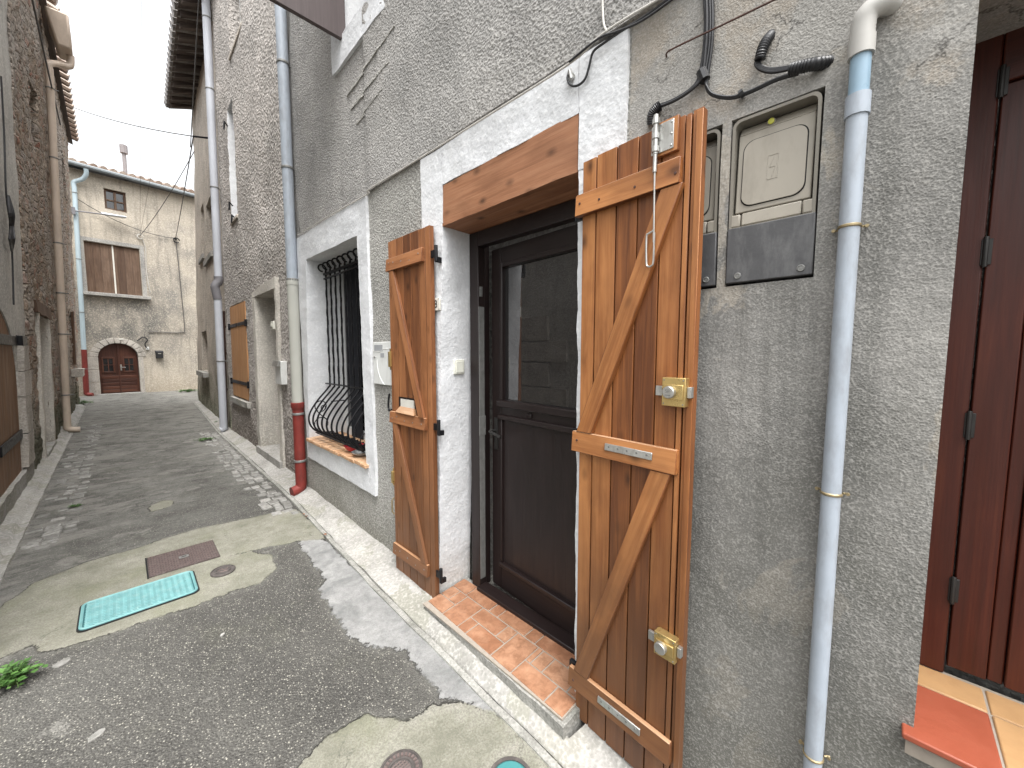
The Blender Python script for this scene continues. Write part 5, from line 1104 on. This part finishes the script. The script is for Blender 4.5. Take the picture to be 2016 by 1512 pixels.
for x in X_ALL:
    for y in Y_ALL:
        c1 = c2 = -1.0
        if -1.4 < x < 1.4 and .4 < y < 5:
            c1 = max(sdist(x,y,REP1) if y > 2.2 else -1, sdist(x,y,REP2) if y < 2 else -1, sdist(x,y,REP4) if y > 4 else -1); c2 = sdist(x,y,REP3)
        elif y > 4 and y < 5.6: c1 = sdist(x,y,REP4)
        m_ = max(0, min(1, max(c1,c2)/.03+.5)); mb.addv((x, y, gz(y)+rough(x,y)*.6-.003+.004*m_)); dat.append((c1, c2))
NY = len(Y_ALL)
for i in range(len(X_ALL)-1):
    for j in range(NY-1): mb.face((i*NY+j, (i+1)*NY+j, (i+1)*NY+j+1, i*NY+j+1))
ro_ = mb.build('road', M['asphalt'], recalc=False); tag(ro_, kind='structure')
for k, nm in enumerate(('repair', 'margin')):
    at = ro_.data.attributes.new(nm, 'FLOAT', 'POINT'); at.data.foreach_set('value', [d[k] for d in dat])
for k, (px, py, l, w) in enumerate(((122,1305,.04,.022),(190,1447,.028,.02),(438,1250,.014,.010))):
    c = G(px,py); out = [V((c.x+math.cos(a)*l*rnd.uniform(.6,1.2), c.y+math.sin(a)*w*rnd.uniform(.6,1.3)+math.cos(a)*l*.3, 0)) for a in [i*PI/5 for i in range(10)]]
    mb = MB(); mb.prism([V((p.x,p.y,gz(p.y)-.006)) for p in out], (0,0,.010)); tag(mb.build('stone_chip', M['cobble'], loc=c, bevel=.003), ('flat pale stone chip by the leafy weed','flat stone chip alone in the near asphalt','small stone chip below the turquoise lid')[k], 'stone', 'stone chips in the road')
# kerb strips
def strip_mesh(path, prof, res, amp, sc):
    """path: list of (y, [x of each profile point]); prof: heights"""
    mb = MB(); rows = []
    for y, xs in path:
        rows.append([mb.addv(V((x, y, gz(y)+h))+mnoise.noise_vector(V((x, y, h))*sc)*amp) for x, h in zip(xs, prof)])
    for a, b in zip(rows, rows[1:]):
        for k in range(len(prof)-1): mb.face((a[k], a[k+1], b[k+1], b[k]))
    return mb
def interp(tab, y):
    for (y0, x0), (y1, x1) in zip(tab, tab[1:]):
        if y <= y1: t = max(0, (y-y0)/(y1-y0)); return x0+(x1-x0)*t
    return tab[-1][1]
inner = [(-3,1.10),(1.1,1.12),(2.3,1.125),(4.0,1.17),(6,1.20),(9,1.24),(15,1.50)]
outw = [(-3,1.37),(4.6,1.38),(4.7,1.42),(9,1.44),(15.2,1.68)]
path = []
y = -3.0
while y < 15.3:
    a, b = interp(inner, y), interp(outw, y); b = 1.20 if .85 < y < 1.97 else b; k = (.04/max(.04,b-a-.02)) if b < 1.25 else 1; path.append((y, [a-.006, a, a+.028*min(1,(b-a)/.2), a+.05*min(1,(b-a)/.2), a+(b-a)*.5, b])); y += .035
mb = strip_mesh(path, [-.03,.006,.010,.014,.030,.065], .03, .008, 6)
for i_, v_ in enumerate(mb.v):
    if .83 < v_.y < 2.0 and i_ % 6 > 2: v_.z = min(v_.z, gz(v_.y)+(.036 if i_ % 6 > 3 else .026))
tag(mb.build('kerb', M['mortar'], recalc=False, sharp=1.2), kind='structure')
path = []; y = -3.0
while y < 15.3:
    a = interp(inner, y); path.append((y, [a-.045, a-.042, a-.012, a-.010])); y += .04
mb = strip_mesh(path, [-.03,.009,.010,-.03], .03, .005, 5); tag(mb.build('kerb', M['stepedge'], recalc=False, sharp=.9), kind='structure')
path = []; y = 1.5
while y < 17.2:
    wx = WL.pt(y-2, 0).x; path.append((y, [wx-.05, wx+.05, wx+.10, wx+.115, wx+.15, wx+.165, wx+.175])); y += .04
mb = strip_mesh(path, [.10,.055,.045,.008,.006,.012,-.03], .03, .008, 5); tag(mb.build('kerb', M['mortar'], recalc=False, sharp=1.2), kind='structure')
# cobbles along the right edge, worn setts at left
def setts(y0, y1, x_of, ncol, sx, sy, prob, name='pavement', fade=0):
    mb = MB(); y = y0
    while y < y1:
        xr = x_of(y); x = xr-rnd.uniform(0,.03)
        for k in range(ncol):
            w = sx*rnd.uniform(.75,1.25); l = sy*rnd.uniform(.8,1.15)
            if rnd.random() < prob-fade*k/ncol:
                c = V((x-w/2, y+rnd.uniform(-.008,.008), 0)); h = rnd.uniform(.002,.010); a = rnd.uniform(-.12,.12); g = .006
                u = V((math.cos(a),math.sin(a),0)); v = V((-math.sin(a),math.cos(a),0))
                q = [c-u*(w/2-g)-v*(l/2-g), c+u*(w/2-g)-v*(l/2-g), c+u*(w/2-g)+v*(l/2-g), c-u*(w/2-g)+v*(l/2-g)]
                mb.hexa([p+V((0,0,gz(p.y)-.02)) for p in q]+[p+V((0,0,gz(p.y)+h)) for p in q])
            x -= w
        y += sy
    tag(mb.build(name, M['cobble'], bevel=.008, seg=2), kind='structure')
setts(3.95, 9.2, lambda y: interp(inner, y)-.05, 3, .085, .105, .97, fade=.5)
setts(4.6, 12, lambda y: -.33, 3, .095, .10, .42, fade=.25)
# covers in the road
def onroad(p): return V((p[0], p[1], gz(p[1])))
K = thing('access_cover', onroad((.245,3.66)), 'rectangular brown iron access cover with tread pattern and key slot', 'access cover')
RM = lambda c: frame(c, (1,0,0), V((0,1,.03)).normalized(), V((0,-.03,1)).normalized())
L = RM(onroad((.243,3.67)))
mb = MB(L); mb.box((-.195,-.165,-.02),(.195,.165,.009)); mb.build('plate', M['ironcover'], K, bevel=.003)
mb = MB(L); rr = 0
for i in range(26):
    for j in range(18):
        x = -.182+i*.0146; yv = -.152+j*.018; a = .5 if (i+j) % 2 else -.5
        if abs(x) < .035 and abs(yv) < .03: continue
        u = V((math.cos(a),math.sin(a),0))*.0072; v = V((-math.sin(a),math.cos(a),0))*.0026; c = V((x,yv,.009))
        b = [c-u-v,c+u-v,c+u+v,c-u+v]; mb.hexa(b+[c+(p-c)*.55+V((0,0,.0035)) for p in b])
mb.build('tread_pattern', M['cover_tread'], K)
mb = MB(L); mb.prism([V((x,z,.009)) for x, z in rrect(.056,.034,.008,4)], (0,0,.003)); mb.build('key_plate', M['dullsteel'], K)
mb = MB(L); mb.prism([V((x,z,.0122)) for x, z in rrect(.030,.011,.004,4)], (0,0,.0004)); mb.build('key_slot', M['void'], K)
mb = MB(L); mb.box((-.205,-.172,-.02),(-.196,.172,.0065)); mb.build('gap', M['void'], K)
K = thing('meter_cover', onroad((0,3.26)), 'long turquoise plastic cover with wavy grip pattern and rounded corners', 'cover')
L = RM(onroad((.006,3.258)))
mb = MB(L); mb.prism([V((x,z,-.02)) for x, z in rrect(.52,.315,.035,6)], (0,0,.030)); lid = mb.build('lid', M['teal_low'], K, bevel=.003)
mb = MB(L); rr_ = rrect(.505,.30,.03,6); mb.tube([V((x,z,.0085)) for x, z in rr_+rr_[:1]], .008, 6); mb.build('rim', M['teal'], K)
mb = MB(L); mb.prism([V((x,z,-.02)) for x, z in rrect(.535,.33,.038,6)], (0,0,.0267)); mb.build('seat_ring', M['void'], K)
mb = MB(L)
for j in range(15):
    yv = -.134+j*.0191; n = 64; pts = []
    for i in range(n+1):
        x = -.238+.476*i/n
        pts.append(V((x, yv+.0042*math.sin(i*PI/2.0), .0105)))
    mb.tube(pts, .0058, 6)
mb.build('grip_pattern', M['teal'], K)
mb = MB(L); mb.tube(arc((.215,.02,.0105), .012, -.5, 3.5, 8, (1,0,0), (0,1,0)), .002, 5); mb.build('lift_mark', M['black_paint'], K)
def round_cover(c, r, label):
    K = thing('round_cover', c, label, 'round cover'); L = RM(c+V((0,0,.003)))
    mb = MB(L); mb.lathe((0,0,-.02), [(r,0),(r,.027),(r*.93,.031),(r*.90,.031),(r*.88,.026),(r*.62,.026),(r*.60,.031),(r*.54,.031),(r*.52,.026),(.001,.026)], 40); mb.build('lid', M['castiron'], K)
    return K, L
K, L = round_cover(onroad((.417,3.265)), .072, 'small round iron cover beside the turquoise lid')
mb = MB(L)
for a in ((-.4,.1,-.05,.35),(-.05,.35,.15,-.1),(.15,-.1,.45,.25),(-.3,-.2,.3,-.3)): mb.tube([V((a[0]*.07,a[1]*.07,.007)),V((a[2]*.07,a[3]*.07,.007))], .004, 5)
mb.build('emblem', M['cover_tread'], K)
K, L = round_cover(onroad((.655,1.24)), .082, 'round cast iron cover at the bottom edge set in concrete')
mb = MB(L)
for k in range(26):
    a = 2*PI*k/26; u = V((math.cos(a),math.sin(a),0)); v = V((-math.sin(a),math.cos(a),0)); c = u*.062+V((0,0,.006))
    mb.hexa([c-u*.007-v*.005,c+u*.007-v*.005,c+u*.007+v*.005,c-u*.007+v*.005]+[c+V((0,0,.004))-u*.006-v*.004,c+V((0,0,.004))+u*.006-v*.004,c+V((0,0,.004))+u*.006+v*.004,c+V((0,0,.004))-u*.006+v*.004])
for k in range(-3,4):
    h = math.sqrt(max(0,.038**2-(k*.011)**2)); mb.tube([(k*.011,-h,.007),(k*.011,h,.007)], .0022, 5); mb.tube([(-h,k*.011,.007),(h,k*.011,.007)], .0022, 5)
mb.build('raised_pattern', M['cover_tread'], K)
c = onroad((.930,.925)); K = thing('plug_cover', c, 'dark green rounded cover cut by the bottom edge near doorstep', 'cover')
L = RM(c); mb = MB(L); mb.lathe((0,0,-.02), [(.072,0),(.072,.030),(.064,.036),(.001,.037)], 36); mb.build('lid', M['teal_dk'], K); mb = MB(L); mb.lathe((0,0,-.02), [(.088,0),(.088,.030),(.074,.030),(.074,.02)], 36); mb.build('ring', M['castiron'], K)

# ---- weeds and fallen leaves
def weed(c, n, rad, h, label, ls=.03, spread=1.0):
    c = V(c); K = thing('weed', c, label, 'weed'); mb = MB(); st = MB()
    for k in range(n):
        a = rnd.uniform(0, 2*PI); d = rad*math.sqrt(rnd.random()); tip = c+V((math.cos(a)*d, math.sin(a)*d*spread, h*rnd.uniform(.25,1)*(1-.5*d/rad)))
        mid = c.lerp(tip,.5)+V((0,0,h*.15)); st.tube(smooth_path([c+V((math.cos(a)*.01,math.sin(a)*.01,-.005)),mid,tip],3), .0016, 4)
        for q in range(4):
            base = mid.lerp(tip, q/3.0); b = rnd.uniform(0,2*PI); l = ls*rnd.uniform(.6,1.2); wd = l*.38; u = V((math.cos(b),math.sin(b),rnd.uniform(-.2,.5))).normalized(); v = u.cross(V((0,0,1))).normalized(); nrm = v.cross(u)
            i0 = mb.addv(base); i1 = mb.addv(base+u*l*.45+v*wd-nrm*.0); i2 = mb.addv(base+u*l); i3 = mb.addv(base+u*l*.45-v*wd); i4 = mb.addv(base+u*l*.5+nrm*l*-.12)
            for f in ((i0,i1,i4),(i1,i2,i4),(i2,i3,i4),(i3,i0,i4)): mb.face(f)
    st.build('stem', M['stem'], K); mb.build('leaves', M['leaf'], K, recalc=False)
weed(G(30,1345), 46, .10, .12, 'biggest leafy green weed growing from the asphalt by the turquoise lid', .032)
weed(G(405,866), 22, .16, .05, 'low green weed sprawling by the cobbles up the lane', .035)
weed(G(148,997), 14, .06, .03, 'tiny weed in the asphalt beside worn setts', .02)
weed(V((-.83,16.4,.03)), 26, .2, .16, 'grassy tuft at the foot of the rubble stone house', .07)
weed(V((1.75,19.3,.0)), 40, .35, .16, 'green tuft along the base of the far house', .08)
weed(G(430,832), 12, .10, .05, 'small weed at base of pale grey drainpipe', .03)
def dry(px, py, label, k):
    p = V((1.19, G(px,py).y, 0)) if False else G(px, py, .03); mb = MB(); a = k*1.7; u = V((math.cos(a),math.sin(a),.1))*.02; v = V((-math.sin(a),math.cos(a),.2))*.010
    i = [mb.addv(p-u), mb.addv(p+v+V((0,0,.006))), mb.addv(p+u), mb.addv(p-v+V((0,0,.004))), mb.addv(p-V((0,0,.003)))]
    for f in ((i[0],i[1],i[4]),(i[1],i[2],i[4]),(i[2],i[3],i[4]),(i[3],i[0],i[4])): mb.face(f)
    tag(mb.build('fallen_leaf', M['dryleaf'], loc=p, recalc=False), label, 'leaf', 'dry leaves on the kerb')
dry(598,1012,'curled dry leaf on kerb nearest the red pipe foot',1); dry(604,1016,'second dry leaf close to the red pipe foot',2); dry(640,1052,'reddish dry leaf on kerb below window surround',3)

# ------------------------------------------------------------------ light, sky, camera
world = bpy.data.worlds.new('World'); scene.world = world; world.use_nodes = True; nt = world.node_tree
bg = nt.nodes['Background']; sky = nt.nodes.new('ShaderNodeTexSky'); sky.sky_type = 'NISHITA'; sky.sun_disc = False
EL, AZ = math.radians(66), math.radians(197)
sky.sun_elevation = EL; sky.sun_rotation = AZ; sky.air_density = 1.6; sky.dust_density = 6.0; sky.ozone_density = 1.0; sky.altitude = 100
hsv = nt.nodes.new('ShaderNodeHueSaturation'); hsv.inputs['Saturation'].default_value = .12
nt.links.new(sky.outputs[0], hsv.inputs['Color']); 
tc = nt.nodes.new('ShaderNodeTexCoord'); sp = nt.nodes.new('ShaderNodeSeparateXYZ'); nt.links.new(tc.outputs['Generated'], sp.inputs[0])
mr = nt.nodes.new('ShaderNodeMapRange'); mr.inputs[1].default_value = 0; mr.inputs[2].default_value = 1; mr.inputs[3].default_value = .85; mr.inputs[4].default_value = 1.7   # overcast: brighter overhead
nt.links.new(sp.outputs[2], mr.inputs[0]); mx = nt.nodes.new('ShaderNodeMix'); mx.data_type = 'RGBA'; mx.blend_type = 'MULTIPLY'; mx.inputs[0].default_value = 1
nt.links.new(hsv.outputs[0], mx.inputs[6]); nt.links.new(mr.outputs[0], mx.inputs[7]); nt.links.new(mx.outputs[2], bg.inputs[0]); bg.inputs[1].default_value = .36
sd_ = bpy.data.lights.new('sun', 'SUN'); sd_.energy = 1.5; sd_.angle = math.radians(24); sd_.color = (1.0,.97,.93)
so = bpy.data.objects.new('sun', sd_); COL.objects.link(so)
# direction to the sun: the sky's rotation is measured clockwise from +Y
to = V((math.sin(AZ)*math.cos(EL), math.cos(AZ)*math.cos(EL), math.sin(EL))); so.rotation_euler = to.to_track_quat('Z', 'Y').to_euler(); so.location = (0,-3,12)
cam = bpy.data.cameras.new('camera'); cam.sensor_fit = 'HORIZONTAL'; cam.sensor_width = 36; cam.lens = F_PX/2016*36; cam.clip_start = .02; cam.clip_end = 1000
co = bpy.data.objects.new('camera', cam); COL.objects.link(co); co.location = EYE
co.matrix_world = frame(EYE, RT, UP, -FW)
scene.camera = co
scene.view_settings.view_transform = 'Standard'; scene.view_settings.look = 'None'; scene.view_settings.exposure = 0
scene.cycles.max_bounces = 8; scene.cycles.diffuse_bounces = 5; scene.cycles.use_denoising = True
